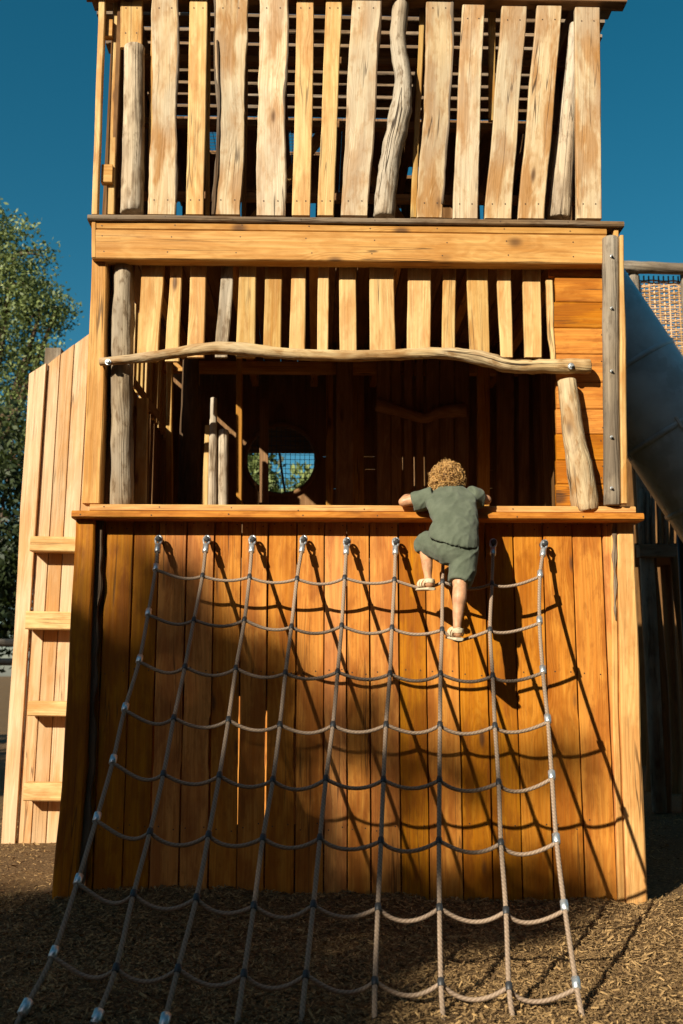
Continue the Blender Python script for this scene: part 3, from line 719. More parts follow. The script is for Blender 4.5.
# ------------------------------------------------------------------ the climbing child
def remeshed(name, build, voxel, parent, mat, post=None, smooth_it=2):
    mb = MB(); build(mb); tmp = mb.build('tmp_' + name, mat, None)
    md = tmp.modifiers.new('r', 'REMESH'); md.mode = 'VOXEL'; md.voxel_size = voxel
    sm = tmp.modifiers.new('s', 'SMOOTH'); sm.iterations = smooth_it; sm.factor = .5
    dg = bpy.context.evaluated_depsgraph_get(); me = bpy.data.meshes.new_from_object(tmp.evaluated_get(dg)); me.name = name
    bpy.data.objects.remove(tmp)
    if post:
        me.calc_loop_triangles(); nr = [v.normal.copy() for v in me.vertices]
        for v, n in zip(me.vertices, nr): v.co = post(v.co.copy(), n)
    me.polygons.foreach_set('use_smooth', [True] * len(me.polygons)); me.materials.clear(); me.materials.append(mat); me.update()
    return link(name, me, parent)
def limb(mb, pts, radii, n=16, per=5, flat=1.0):
    cp = catmull(pts, per); m = len(cp)
    def rad(i):
        t = i / (m - 1) * (len(radii) - 1); k = min(int(t), len(radii) - 2); f = t - k; f = f * f * (3 - 2 * f); return radii[k] + (radii[k + 1] - radii[k]) * f
    st = [(p, a * rad(i), b * rad(i) * flat) for i, (p, a, b) in enumerate(frames(cp))]
    # hemispherical ends
    def endcap(p, a, b, d):
        return [(p + d * a.length * s, a * c, b * c) for s, c in ((.95, .3), (.8, .6), (.5, .86))]
    d0 = (cp[0] - cp[1]).normalized(); d1 = (cp[-1] - cp[-2]).normalized()
    st = endcap(*st[0], d0) + st + endcap(*st[-1], d1)[::-1]
    mb.loft(st, circ(n), .5, 0, True, True)
def ell(mb, c, rx, ry, rz, rot=None, n=16):
    c = Vector(c); st = []
    for i in range(1, n):
        t = math.pi * i / n; q = math.sin(t)
        st.append((Vector((0, 0, rz * math.cos(t))), Vector((rx * q, 0, 0)), Vector((0, ry * q, 0))))
    if rot: st = [(rot @ a, rot @ b, rot @ d) for a, b, d in st]
    mb.loft([(c + a, b, d) for a, b, d in st], circ(n), .5, 0, True, True)
J = dict(pel=P(455, 548, -.36), hipL=P(446, 549, -.37), hipR=P(465, 552, -.38), knL=P(425.5, 543, -.25), anL=P(428, 577, -.29), knR=P(460, 583, -.46), anR=P(457, 626, -.51),
         waist=P(455, 530, -.33), chest=P(452, 507, -.25), neck=P(451, 489, -.17), head=P(447.5, 480.5, -.10), shL=P(430, 496, -.18), shR=P(473, 496, -.18),
         elL=P(403.5, 502, -.13), elR=P(486.5, 500, -.13))
zl = 2.25 + .02
child = thing('person', 'toddler with curly golden hair in sage green shirt and shorts climbing over the ledge', 'person', (J['pel'].x, J['pel'].y, 0))
wrL = Vector((J['elL'].x + .05, .05, zl + .02)); wrR = Vector((J['elR'].x - .045, .05, zl + .02))
rotH = Matrix.Rotation(R(-32), 3, 'X') @ Matrix.Rotation(R(6), 3, 'Y')
def hand(mb, wr, side):
    f = Vector((side * .10, .99, -.12)).normalized(); s = Vector((1, 0, 0)) * side; dn = Vector((0, 0, -1))
    pm = wr + f * .035
    limb(mb, [wr, wr + f * .03, wr + f * .05], [.018, .024, .024], flat=.6, per=3)
    for k, (o, ln) in enumerate(((-.021, .042), (-.007, .05), (.007, .047), (.02, .036))):
        b = wr + f * .045 + s * o
        limb(mb, [b, b + f * ln * .5 + dn * .002, b + f * ln * .8 + dn * .016, b + f * ln * .85 + dn * .032], [.0078, .0074, .0068, .006], n=8, per=3)
    b = wr + f * .015 - s * .02
    limb(mb, [b, b - s * .018 + f * .015, b - s * .022 + f * .034 + dn * .008], [.0092, .0085, .007], n=8, per=3)
def foot(mb, an, f, s):
    f = Vector(f).normalized(); s = Vector(s).normalized(); u = s.cross(f).normalized()
    if u.z < 0: u = -u
    h = an - u * .035
    limb(mb, [h - f * .022, h + f * .03, h + f * .085], [.024, .028, .024], flat=.9)
    limb(mb, [an, h], [.022, .022], per=2)
    for k in range(5):
        b = h + f * (.082 - .006 * abs(k - 1)) + s * (k - 2) * .0115 - u * .006
        limb(mb, [b, b + f * .02], [.0085 - k * .0006, .0075 - k * .0006], n=8, per=2)
fL = (Vector((-.28, .95, .05)), Vector((.95, .28, 0))); fR = (Vector((-.12, .96, .1)), Vector((.97, .12, 0)))
def body(mb):
    bk = Vector((0, .03, -.01)); limb(mb, [J['pel'], J['waist'] + bk, J['chest'] + bk, J['neck'] + bk + Vector((0, 0, -.03))], [.075, .065, .06, .036])
    limb(mb, [J['neck'] + Vector((0, .03, -.04)), J['neck'] + Vector((0, .02, 0)), J['head']], [.034, .034, .034])
    for s in 'LR':
        limb(mb, [J['chest'] + Vector((0, .05, .02)), J['sh' + s] + Vector((0, .02, -.01))], [.04, .03], per=3)
        limb(mb, [J['sh' + s] + Vector((0, .012, -.008)), J['sh' + s].lerp(J['el' + s], .5), J['el' + s]], [.034, .033, .029])
        wr = wrL if s == 'L' else wrR
        limb(mb, [J['el' + s], J['el' + s].lerp(wr, .45) + Vector((0, 0, .004)), wr], [.028, .027, .018])
        hand(mb, wr, 1 if s == 'L' else -1)
        limb(mb, [J['pel'], J['hip' + s], J['kn' + s]], [.07, .062, .043])
        k, a = J['kn' + s], J['an' + s]; cb = Vector((0, -.014, 0))
        limb(mb, [k, k.lerp(a, .3) + cb, k.lerp(a, .65) + cb * .5, a], [.037, .039, .03, .0215])
        foot(mb, a, *(fL if s == 'L' else fR))
    hd = J['head']
    ell(mb, hd, .066, .08, .077, rotH)
    fw = rotH @ Vector((0, 1, 0)); upv = rotH @ Vector((0, 0, 1)); sd = rotH @ Vector((1, 0, 0))
    ell(mb, hd + fw * .045 - upv * .045, .05, .045, .045, rotH)                # jaw
    limb(mb, [hd + fw * .088 - upv * .005, hd + fw * .1 - upv * .026], [.007, .012], per=2)   # nose
    limb(mb, [hd + fw * .083 - upv * .058 - sd * .016, hd + fw * .09 - upv * .056, hd + fw * .083 - upv * .058 + sd * .016], [.005, .007, .005], per=2)  # lips
    for q in (-1, 1): ell(mb, hd + sd * q * .067 - upv * .012 - fw * .005, .010, .02, .03, rotH)   # ears
bo = remeshed('body', body, .0045, child, M['skin'], smooth_it=3)
for q in (-1, 1):     # eyes
    mb = MB(); fw = rotH @ Vector((0, 1, 0)); sd = rotH @ Vector((1, 0, 0)); ell(mb, J['head'] + fw * .073 + sd * q * .026, .011, .011, .011, rotH, 10); mb.build('eye', plain('eye', (.6, .58, .55), .2), bo)
def folds(amp, dirv, fr):
    dirv = Vector(dirv).normalized()
    def f(co, n):
        q = co - dirv * co.dot(dirv) * .65
        a = noise.noise(q * fr) + .5 * noise.noise(q * fr * 2.3 + Vector((3, 1, 7)))
        a = max(0, 1 - abs(a) * 2.0) ** 2.2; b = noise.noise(co * 7)
        return co + n * (amp * (.85 * a + .02 + .45 * b))
    return f
def shirt(mb):
    st = []
    for (x, y, Y, hw, hd, tl) in ((454, 541.5, -.375, .136, .134, .22), (454.5, 534, -.365, .132, .128, .17), (455.5, 524, -.335, .124, .116, .1), (453, 512, -.285, .134, .112, 0), (451.5, 502, -.24, .142, .106, 0), (451.5, 495, -.20, .136, .092, 0), (451, 490.5, -.175, .095, .078, 0), (451, 486, -.155, .058, .062, 0)):
        c = P(x, y, Y); st.append((c, Vector((hw, 0, -hw * tl)), Vector((0, hd * .93, hd * .3))))
    mb.loft(st, circ(24), .5, 0, True, True)
    for s, e in (('L', (413.5, 502.5)), ('R', (480.5, 499.5))):
        en = P(e[0], e[1], -.15)
        a = J['sh' + s] + Vector((.02 if s == 'L' else -.02, 0, -.008)); pts = [a, a.lerp(en, .5), en]
        fr = frames(catmull(pts, 5)); m = len(fr)
        mb.loft([(p, q * (.064 - .012 * i / m), b * (.064 - .012 * i / m)) for i, (p, q, b) in enumerate(fr)], circ(18), .5, 0, True, True)
remeshed('shirt', shirt, .006, child, M['cloth'], folds(.0075, (.45, .1, .85), 11), 2)
def shorts(mb):
    st = []
    for (x, y, Y, hw, hd) in ((455, 530, -.335, .10, .085), (455.5, 538, -.355, .118, .10), (455, 547, -.37, .128, .112), (455, 557, -.38, .112, .105), (455, 565, -.385, .07, .08)):
        c = P(x, y, Y); st.append((c, Vector((hw, 0, -hw * .08)), Vector((0, hd, 0))))
    mb.loft(st, circ(24), .5, 0, True, True)
    def leg(pts, rr):
        fr = frames(catmull(pts, 5)); m = len(fr) - 1
        mb.loft([(p, q * (rr[0] + (rr[1] - rr[0]) * i / m), b * (rr[0] + (rr[1] - rr[0]) * i / m)) for i, (p, q, b) in enumerate(fr)], circ(18), .5, 0, True, True)
    leg([J['hipL'] + Vector((.01, 0, 0)), J['hipL'].lerp(J['knL'], .5), J['knL'] + Vector((-.002, -.004, -.002)), P(426.5, 551, -.265)], (.085, .05))
    leg([J['hipR'] + Vector((-.012, 0, .01)), J['hipR'].lerp(J['knR'], .5), P(459.5, 583, -.455)], (.09, .062))
remeshed('shorts', shorts, .006, child, M['cloth'], folds(.0075, (.6, .1, .65), 11), 2)
def hair():
    mb = MB(); hd = J['head']
    upv = rotH @ Vector((0, 0, 1)); fw = rotH @ Vector((0, 1, 0))
    o = len(mb.v); ell(mb, hd + upv * .004 - fw * .006, .073, .086, .080, rotH, 20)
    for i in range(o, len(mb.v)): mb.v[i] = mb.v[i] + (mb.v[i] - hd).normalized() * .012 * noise.noise(mb.v[i] * 45); mb.tone[i] = .15
    cnt = 0
    while cnt < 820:
        d = Vector((random.gauss(0, 1), random.gauss(0, 1), random.gauss(0, 1))).normalized()
        lf = d.dot(fw); lu = d.dot(upv)
        if (lf > .55 and lu < .45) or lu < (-.62 if lf > .1 else -.93): continue
        cnt += 1
        base = hd + upv * .008 + (rotH @ Vector((d.dot(rotH @ Vector((1, 0, 0))) * (.078 + .014 * noise.noise(d * 2.5)), d.dot(fw) * .09, lu * (.080 + .012 * noise.noise(d * 2.5 + Vector((9, 0, 0)))))))
        t = Vector((random.gauss(0, 1), random.gauss(0, 1), random.gauss(0, 1) - .3)); t = (t - d * t.dot(d) * .7).normalized(); e1 = t.cross(d).normalized(); e2 = t.cross(e1)
        r = random.uniform(.006, .015); L = random.uniform(.025, .06); turns = random.uniform(.7, 1.7); ph = random.uniform(0, 6.28); N = 15; lift = random.choice([random.uniform(-.004, .01), random.uniform(.0, .016), random.uniform(.004, .018)])
        pts = [base + d * lift + t * (L * (k / N - .4)) + (e1 * math.cos(ph + k / N * turns * 6.28) + e2 * math.sin(ph + k / N * turns * 6.28)) * r + d * .004 for k in range(N)]
        tube(mb, pts, lambda i: .0019 * (1.05 - 1.1 * abs(i / N - .5)), 5, tone=random.betavariate(2, 1.6))
    return mb.build('hair', M['hair'], child)
hair()
def sandal(an, f, s):
    f = Vector(f).normalized(); s = Vector(s).normalized(); u = s.cross(f).normalized()
    if u.z < 0: u = -u
    sd = thing('x', 'x', 'x'); bpy.data.objects.remove(sd)
    h = an - u * .035; mb = MB()
    st = []
    for t, wd in ((-.05, .018), (-.044, .027), (-.01, .031), (.04, .034), (.08, .038), (.1, .036), (.116, .026), (.122, .014)):
        st.append((h + f * t - u * .031, s * wd, u * .0075))
    mb.loft(st, rect(.3, .4), .5, 1, True, True)
    def strap(t, r, wd, tilt=0):
        c = h + f * t; ring = [c + s * (r * math.cos(a)) + u * (r * .95 * math.sin(a) - .004) + f * (tilt * math.sin(a)) for a in np.linspace(-.55, math.pi + .55, 15)]
        stn = []
        for i, p in enumerate(ring):
            a = -.55 + (math.pi + 1.1) * i / 14; nr = (s * math.cos(a) + u * math.sin(a)).normalized(); stn.append((p, f * wd, nr * .0022))
        mb.loft(stn, rect(.2, .3), .5, 0, True, True)
    strap(.07, .031, .013); strap(.03, .033, .011, -.006); strap(-.012, .032, .009, -.02)
    # heel strap
    ring = [h - f * (.012 + .034 * math.sin(a)) + s * (.029 * math.cos(a)) + u * .012 for a in np.linspace(0, math.pi, 13)]
    mb.loft([(p, u * .011, (p - h).normalized() * .0022) for p in ring], rect(.2, .3), .5, 0, True, True)
    return mb.build('sandal', [M['sandal'], M['sole']], child)
sandal(J['anL'], *fL); sandal(J['anR'], *fR)

# ------------------------------------------------------------------ plank screen with rungs, left of the tower
scr = thing('climbing_screen', 'tall pale plank screen with slanted top and four short rungs left of the tower', 'plank screen', (-2.5, 2.1, 0))
tx = [(29, 374), (47, 363), (60, 353), (74, 343), (90, 332), (106, 321), (122, 310), (139, 299)]; bx = [1, 15.5, 30, 45, 60, 75, 91, 109]
for i in range(7):
    mb = MB(); Y = 2.1
    a0, a1 = P(*tx[i], Y), P(*tx[i + 1], Y); b0, b1 = P(bx[i], 842, Y), P(bx[i + 1], 842, Y); gpx = .006
    st = []
    for t in np.linspace(0, 1, 8):
        l = Vector((b0.x, Y, -.1)).lerp(a0, t); r = Vector((b1.x - gpx, Y, -.1)).lerp(Vector((a1.x - gpx, Y, a1.z - .0)), t)
        if i == 0: l.x += .012 * noise.noise((3, t * 6, 0))
        st.append(((l + r) / 2 + Vector((0, .02 + (.03 if i > 0 else 0), 0)), (r - l) / 2, Vector((0, .02, 0))))
    mb.loft(st, rect(.05, .2), random.uniform(.3, .75) if i else .9)
    mb.build('board', M['pale'], scr)
for (xl, y0, y1) in ((30, 536, 551), (25.5, 611, 629), (27.5, 701, 716), (23.5, 783, 801)):
    mb = MB(); a, b = P(xl, y0, 1.98), P(xl, y1, 1.98); c = (a + b) / 2; hgt = a.z - b.z
    prism(mb, c + Vector((0, .065, 0)), c + Vector((.62, .065, -.01)), (0, 0, 1), hgt, (0, 1, 0), .13, tone=.75, bev=.008); mb.build('rung', M['slat'], scr)
mb = MB(); a = P(54, 349, 2.2); prism(mb, (a.x, 2.22, -.1), a + Vector((0, .02, 0)), (1, 0, 0), .13, (0, 1, 0), .1, tone=.4); mb.build('post', M['grey'], scr)

# ------------------------------------------------------------------ tube slide on the right
YS = 1.75
sld = thing('tube_slide', 'dark slate blue tube slide sloping down from the right side of the tower', 'slide', (P(683, 450, YS).x, YS, 0))
a, b = P(605, 333, YS), P(683, 450, YS); d = (b - a); rad = .385
axis_p = [a + d * t for t in np.linspace(-.45, 2.05, 16)]
q = axis_p[-1]; axis_p += [q + Vector((.25, 0, -.18)), q + Vector((.6, 0, -.24))]
q = axis_p[0]; axis_p = [Vector((1.45, YS, q.z + .22)), Vector((q.x - .02, YS, q.z + .1))] + axis_p[1:]
mb = MB(); fr = frames(axis_p)
mb.loft([(p, x * rad, y * rad) for p, x, y in fr] + [(p, x * (rad - .02), y * (rad - .02)) for p, x, y in reversed(fr)], circ(40), .5, 0, False, True); mb.build('tube', M['slide'], sld)
for t in (.31, .83, 1.35, 1.85):
    c = a + d * t; dn = d.normalized(); u = Vector((0, 1, 0)); v = dn.cross(u); r2 = rad + .004
    mb = MB(); mb.loft([(c - dn * .02, u * r2, v * r2), (c - dn * .016, u * (r2 + .006), v * (r2 + .006)), (c + dn * .016, u * (r2 + .006), v * (r2 + .006)), (c + dn * .02, u * r2, v * r2)], circ(40), .5, 0, False, True); mb.build('flange', M['slide'], sld)
    if .5 < t < 1:
        for an in (math.pi + .2, -.4, -1.6):
            e = u * math.cos(an) + v * math.sin(an); pp = c + e * (rad + .012)
            mb = MB(); sdv = dn.cross(e); prism(mb, pp - dn * .05, pp + dn * .05, sdv, .022, e, .014, bev=.003); mb.build('clip', M['white'], sld)
for t in (1.2, 1.9):
    c = a + d * t; mb = MB(); tube(mb, [Vector((c.x, YS + .42, -.05)), Vector((c.x, YS + .42, c.z + .1))], .045, 12); tube(mb, [Vector((c.x, YS + .42, c.z)), Vector((c.x, YS + .3, c.z))], .03, 10); mb.build('support_leg', M['iron'], sld)

# ------------------------------------------------------------------ lookout platform behind the slide
YL = 3.6
lk = thing('lookout_platform', 'shaded log platform with woven parapet standing behind the blue slide', 'platform', (P(670, 600, YL).x, YL, 0))
mb = MB(); logm(mb, [P(600, 265, YL), P(640, 267.5, YL), P(720, 270, YL), P(800, 272, YL)], [.06, .06, .058, .06], tone=.5); mb.build('top_beam', M['grey'], lk)
mb = MB()
x0 = P(640, 300, YL + .1).x; zt0, zb0 = P(683, 281, YL + .1).z, P(683, 400, YL + .1).z
for k in range(34):
    z = zt0 - k * .024; mb2 = [Vector((x0 + .05 * j, YL + .1 + .014 * math.sin(j * 1.6 + (k % 2) * math.pi), z + random.gauss(0, .004))) for j in range(44)]
    tube(mb, mb2, .0085, 5, tone=random.random())
for k in range(44): tube(mb, [(x0 + .05 * k, YL + .1, zt0 + .05), (x0 + .05 * k, YL + .1, zb0)], .009, 5, tone=random.random())
mb.build('woven_parapet', M['pale'], lk)
mb = MB(); prism(mb, P(638, 551, YL), P(830, 553, YL), (0, 0, 1), .12, (0, 1, 0), .1, tone=.4); mb.build('deck_beam', M['cap'], lk)
mb = MB(); dz = P(660, 545, YL).z; prism(mb, (P(638, 551, YL).x, YL + .9, dz), (P(830, 553, YL).x, YL + .9, dz), (0, 1, 0), 1.7, (0, 0, 1), .05, tone=.4); mb.build('deck', M['dark'], lk)
for k in range(22):
    x = 641 + k * 6.2; mb = MB(); logm(mb, [P(x, 545, YL - .02), P(x + random.uniform(-1.5, 1.5), 485 + random.uniform(-12, 8), YL - .02)], [.022, .018], n=8, tone=random.random(), per=2); mb.build('palisade_stake', M['grey'], lk)
for x, Y in ((650, YL + .1), (676, YL), (662, YL + 1.6), (730, YL), (640, YL + 1.7)):
    mb = MB(); p = P(x, 556, Y); logm(mb, [Vector((p.x, Y, -.1)), Vector((p.x + .05, Y, 1)), Vector((p.x, Y, p.z + (0 if Y < 4 else 2.2)))], [.075, .06, .06], tone=.3, n=10); mb.build('post', M['dark'], lk)
for x in (636, 690): 
    mb = MB(); p = P(x, 300, YL); logm(mb, [Vector((p.x, YL + .06, 0)), Vector((p.x, YL + .06, p.z + .3))], [.07, .06], tone=.3, n=10); mb.build('post', M['grey'], lk)
mb = MB(); pw = [P(667, 684, 6.5), P(677, 683, 6.5), P(677, 660, 6.5), P(672, 664, 6.5)]  # pale panel standing in for a spot of light on the ground beyond
for p in pw: mb.v += [p, p + Vector((0, .03, 0))]; mb.gc += [(0, 0, 0)] * 2; mb.tone += [.5] * 2
mb.f = [(0, 2, 4, 6), (1, 7, 5, 3)] + [(2 * k, 2 * k + 1, (2 * k + 3) % 8, (2 * k + 2) % 8) for k in range(4)]; mb.mi = [0] * 6; mb.sm = [False] * 6
o = mb.build('light_spot_panel', M['white']); tag(o, 'small pale pointed panel standing in for a light spot below the lookout platform', 'panel')
# dark plank wall behind the lookout
bw = thing('plank_hut', 'dark brown plank hut in deep shade behind the lookout platform', 'hut', (5.0, 8.5, 0))
mb = MB(); x = .4
while x < 9: prism(mb, (x + .1, 8.5, -.1), (x + .1, 8.5, 4.7 + random.uniform(-.05, .05)), (1, 0, 0), .2, (0, 1, 0), .04, tone=random.random()); x += .205
mb.build('wall', M['dark'], bw)
mb = MB(); prism(mb, (.3, 9.6, 4.95), (9.1, 9.6, 4.95), (0, 1, .15), 2.8, (0, -.15, 1), .06); mb.build('roof', M['cap'], bw)

# ------------------------------------------------------------------ rail fence at far left
fn = thing('rail_fence', 'weathered two rail log fence at the far left edge beyond the screen', 'fence', (-5.5, 6.8, 0))
for (ya, r) in ((643, .05), (662, .045)):
    mb = MB(); a = P(-160, ya + 2, 6.8); b = P(24, ya, 6.8); logm(mb, [a, a.lerp(b, .5) + Vector((0, 0, .02)), b], [r, r, r], n=10, tone=.6); mb.build('rail', M['grey'], fn)
for x in (-130, -60, 20):
    mb = MB(); p = P(x, 636, 6.85); logm(mb, [Vector((p.x, 6.87, -.1)), Vector((p.x, 6.87, p.z + .08))], [.07, .06], n=10, tone=.5); mb.build('post', M['grey'], fn)

# ------------------------------------------------------------------ trees
def leaves_mesh(name, clumps, per, size, spread, mat, parent, asp=.45, stuff=False):
    n = len(clumps) * per
    C = np.repeat(np.array([tuple(c) for c in clumps]), per, axis=0)
    ctone = np.repeat(rng.beta(2, 2, len(clumps)), per)
    pos = C + rng.normal(0, 1, (n, 3)) * spread * np.array([1, 1, .8])
    d = rng.normal(0, 1, (n, 3)); d[:, 2] -= .5; d /= np.linalg.norm(d, axis=1)[:, None]
    s = np.cross(d, rng.normal(0, 1, (n, 3))); s /= np.linalg.norm(s, axis=1)[:, None]
    L = (size * rng.uniform(.6, 1.25, n))[:, None]; W = L * asp
    V = np.stack([pos - d * L * .5, pos + s * W * .5, pos + d * L * .5, pos - s * W * .5], 1).reshape(-1, 3)
    me = bpy.data.meshes.new(name); me.vertices.add(n * 4); me.vertices.foreach_set('co', V.astype(np.float32).ravel())
    me.loops.add(n * 4); me.loops.foreach_set('vertex_index', np.arange(n * 4, dtype=np.int32))
    me.polygons.add(n); me.polygons.foreach_set('loop_start', np.arange(0, n * 4, 4, dtype=np.int32)); me.polygons.foreach_set('loop_total', np.full(n, 4, dtype=np.int32))
    me.update(calc_edges=True); me.materials.append(mat)
    t = np.clip(ctone + rng.normal(0, .16, n), 0, 1).astype(np.float32)
    at = me.attributes.new('tone', 'FLOAT', 'POINT'); at.data.foreach_set('value', np.repeat(t, 4))
    return link(name, me, parent)
def tree(name, label, base, blobs, nclump, per, size, spread, mat, trunk_r=.16, group=None, cat='tree'):
    base = Vector(base); t = thing(name, label, cat, base, group)
    clumps = []
    wts = [(b[1] * b[2] * b[3]) ** .6 for b in blobs]
    for _ in range(nclump):
        c, rx, ry, rz = random.choices(blobs, wts)[0]
        d = Vector((random.gauss(0, 1), random.gauss(0, 1), random.gauss(0, 1))).normalized() * random.uniform(.45, 1.0) ** .6
        clumps.append(Vector(c) + Vector((d.x * rx, d.y * ry, d.z * rz)))
    leaves_mesh('crown', clumps, per, size, spread, mat, t)
    mb = MB(); top = Vector(blobs[0][0])
    mid = base.lerp(top, .5) + Vector((random.gauss(0, .15), random.gauss(0, .15), 0))
    logm(mb, [base - Vector((0, 0, .2)), mid, top], [trunk_r, trunk_r * .8, trunk_r * .25], n=10, tone=.4)
    for c in blobs: logm(mb, [mid.lerp(top, .2), mid.lerp(Vector(c[0]), .55) + Vector((0, 0, -.1)), Vector(c[0])], [trunk_r * .5, trunk_r * .3, trunk_r * .1], n=7, tone=.4, per=3)
    for c in random.sample(clumps, min(60, len(clumps))):
        b = min(blobs, key=lambda q: (Vector(q[0]) - c).length); logm(mb, [Vector(b[0]), Vector(b[0]).lerp(c, .5) + Vector((0, 0, .05)), c], [trunk_r * .12, trunk_r * .08, trunk_r * .03], n=5, tone=.4, per=2)
    mb.build('trunk', M['bark'], t); return t
TY = 13.0; k = (TY + 5.73) / F
def pb(x, y, r, Y=TY, ry=None):
    q = (Y + 5.73) / F; return (P(x, y, Y), r * q, (ry or r) * q, r * q)
tree('broadleaf_tree', 'sunlit light green tree at the left edge against the sky', (P(-40, 680, TY).x, TY, 0),
     [pb(-15, 330, 62), pb(15, 255, 34), pb(-5, 225, 20), pb(42, 308, 26), pb(30, 355, 30), pb(56, 312, 14), pb(-70, 300, 70), pb(-60, 240, 40), pb(-10, 420, 60), pb(12, 285, 34), pb(-100, 420, 60)],
     560, 64, .10, .15, M['leaf'], .3)
for i, (x, y, r, Y, lb) in enumerate(((-10, 520, 75, 11.5, 'dark bushy shrub below the tall tree, its foliage reaching behind the plank screen'), (-95, 560, 90, 12.2, 'dark shrub at the outer left of the bushes under the tall tree'))):
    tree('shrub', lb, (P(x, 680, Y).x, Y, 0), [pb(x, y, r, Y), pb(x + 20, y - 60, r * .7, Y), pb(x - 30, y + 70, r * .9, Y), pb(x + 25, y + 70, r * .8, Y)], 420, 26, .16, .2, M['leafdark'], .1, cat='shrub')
for i, (x, top, Y, r, lb) in enumerate(((262, 455, 12, 40, 'blue green conifer seen through the left of the round porthole'), (306, 462, 13, 42, 'taller conifer seen through the right of the round porthole'))):
    q = (Y + 5.73) / F; b = [pb(x, top + 12 + j * 14, 5 + j * 4, Y) for j in range(9)]
    tree('conifer_tree', lb, (P(x, 680, Y).x, Y, 0), b[::-1], 520, 30, .17, .14, M['leaf'], .1)
for i, (x, y, r, Y, lb) in enumerate(((195, 430, 60, 15, 'leafy tree glimpsed through the gaps in the left side of the middle deck'), (430, 600, 120, 19, 'broad dark tree mass behind the middle of the tower'), (620, 560, 75, 22, 'dark tree far behind the slide and lookout platform'))):
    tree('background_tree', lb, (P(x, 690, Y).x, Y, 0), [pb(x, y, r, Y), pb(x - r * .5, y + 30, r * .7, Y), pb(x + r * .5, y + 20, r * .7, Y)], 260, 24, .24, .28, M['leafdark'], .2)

# tall trees behind the photographer, whose gappy crowns shade the foot of the wall
LX = P(0, 0).x
def wall_px(X, Z):
    """pixel of a point of the wall plane (used to say where the photo shows shade)"""
    v = Vector((X, 0, Z)) - CAM; c, s = math.cos(YAW), math.sin(YAW)
    x = v.x * c - v.y * s; y = v.x * s + v.y * c
    dep = y * math.cos(TILT) + v.z * math.sin(TILT); up = -y * math.sin(TILT) + v.z * math.cos(TILT)
    return 341.5 + F * x / dep, 512 - F * up / dep
SB = [(-400, 900), (0, 880), (44, 850), (62, 585), (88, 545), (140, 560), (200, 628), (255, 672), (300, 712), (400, 735), (470, 738), (540, 755), (566, 800), (592, 1060), (640, 1300), (2000, 1500)]
def shade(px, py):
    for i in range(len(SB) - 1):
        if SB[i][0] <= px <= SB[i + 1][0]:
            t = (px - SB[i][0]) / (SB[i + 1][0] - SB[i][0]); yb = SB[i][1] + t * (SB[i + 1][1] - SB[i][1]); break
    else: return 0
    if py < yb: return 0
    for cx, cy, rx, ry, p in ((345, 845, 42, 75, .0), (600, 800, 42, 220, 0), (655, 1066, 125, 72, .03), (470, 835, 105, 78, .07), (430, 745, 130, 32, .12), (225, 935, 45, 24, .06), (15, 905, 60, 50, .02), (115, 590, 50, 60, .16), (470, 1000, 80, 60, .1), (110, 1010, 70, 26, .1), (300, 760, 40, 60, .16), (170, 720, 60, 90, .3)):
        if ((px - cx) / rx) ** 2 + ((py - cy) / ry) ** 2 < 1: return p
    return 1.0
ST = 21.0
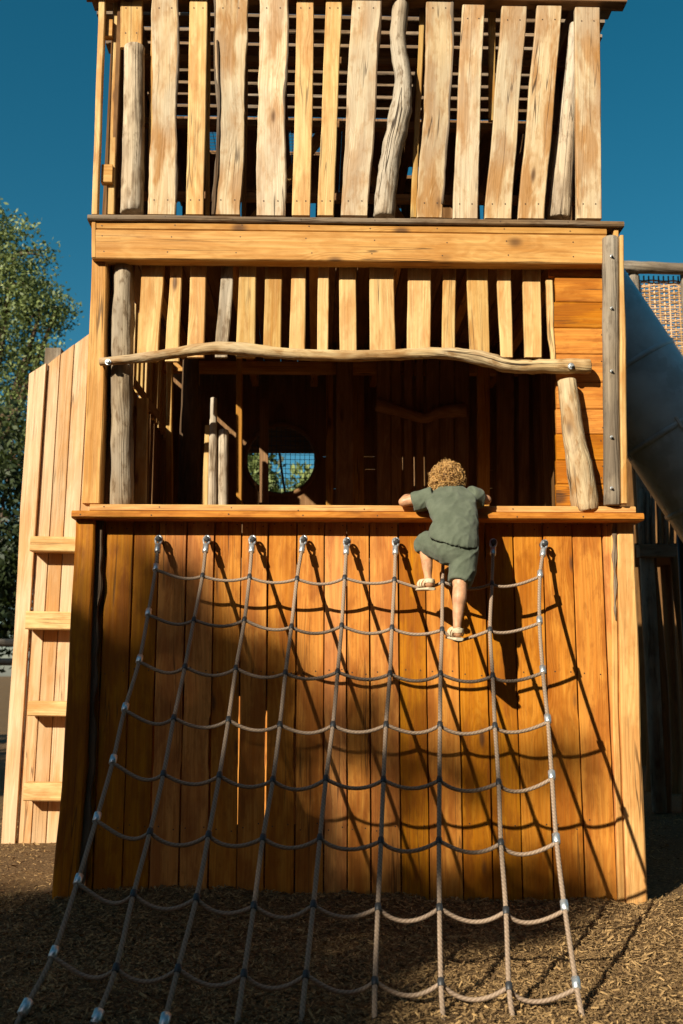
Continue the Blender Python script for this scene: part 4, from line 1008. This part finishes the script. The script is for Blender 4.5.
def shade_tree(label, xlo, xhi, count, dist, basexy, zr=(-3.2, 2.2)):
    cl = []; 
    while len(cl) < count:
        X = random.uniform(xlo, xhi); Z = random.uniform(*zr)
        if zr[1] < 0:
            cl.append(Vector((X, 0, Z)) + SUN * (dist + random.uniform(-1.6, 1.6))); continue
        px, py = wall_px(X, Z) if Z > -2.2 else (341 + (X + .24) * 174, 1300)
        if random.random() < shade(px, py): cl.append(Vector((X, 0, Z)) + SUN * (dist + random.uniform(-1.6, 1.6)))
    t = thing('shade_tree', label, 'tree', (*basexy, 0), 'trees behind the photographer')
    leaves_mesh('crown', cl, 24, .2, .13, M['leaf'], t, .6)
    mb = MB(); base = Vector((*basexy, 0)); cen = sum(cl, Vector()) / len(cl); fork = base.lerp(cen, .62)
    logm(mb, [base - Vector((0, 0, .2)), base.lerp(fork, .5) + Vector((.1, .05, 0)), fork], [.3, .24, .18], n=12, tone=.4)
    for c in random.sample(cl, 26): logm(mb, [fork, fork.lerp(c, .5) + Vector((0, 0, .2)), c], [.06, .035, .012], n=6, tone=.4, per=3)
    mb.build('trunk', M['bark'], t)
for lb, xlo, xhi, n, dist in (('tall leafy tree behind the photographer on the left', -5.2, -.9, 1150, 27), ('tall leafy tree behind the photographer on the right', -.9, 2.2, 750, 26)):
    c = Vector(((xlo + xhi) / 2, 0, -.6)) + SUN * dist
    shade_tree(lb, xlo, xhi, n, dist, (c.x, c.y))

for x, y, r, h in ((-13.5, -12.5, 2.6, 4.6), (-9, -14, 2.4, 5.2), (-4.6, -14.6, 2.5, 5.0), (-.4, -13.8, 2.4, 5.3), (4, -14.5, 2.6, 5.6), (8.6, -13, 2.7, 5.4), (12.5, -9, 2.6, 5.4)):  # unseen tree row added to block low sky light and dim the shaded wall
    tree('sky_blocker_tree', 'low broad tree added in a row behind the photographer to block sky light, out of view', (x, y, 0), [(Vector((x, y, h - 1.7)), r, r, 1.9), (Vector((x - 1.2, y, h - 3)), r * .9, r * .8, 1.6), (Vector((x + 1.3, y, h - 3.1)), r * .9, r * .8, 1.6)], 260, 16, .42, .35, M['leafdark'], .2, group='row of trees added to block low sky light')

for x, y, r, h in ((-3.0, -13.5, 2.8, 8.0), (1.8, -12.5, 3.2, 8.6), (7.2, -10.5, 3.4, 8.4), (11.5, -4.5, 3.4, 8.2), (-14.0, -4.0, 2.8, 8.4), (-21.0, -11.0, 3.2, 8.6)):  # tall unseen trees added to cut the skylight reaching the shaded wall
    tree('tall_sky_blocker_tree', 'tall dense tree added around the photographer to cut sky light, out of view', (x, y, 0), [(Vector((x, y, h)), r, r, 3.0), (Vector((x - 1.0, y, h - 3)), r * .95, r * .9, 2.6), (Vector((x + 1.2, y, h - 3.4)), r * .95, r * .9, 2.6)], 420, 18, .5, .4, M['leafdark'], .28, group='tall trees added to cut sky light')

c = Vector((-2.2, 0, -4.6)) + SUN * 19.0  # unseen tree added so less light bounces off the ground onto the wall
shade_tree('broad low crowned tree added behind the photographer to shade the foreground and cut bounced light', -6.0, 1.4, 1500, 19.0, (c.x, c.y), (-7.2, -2.3))
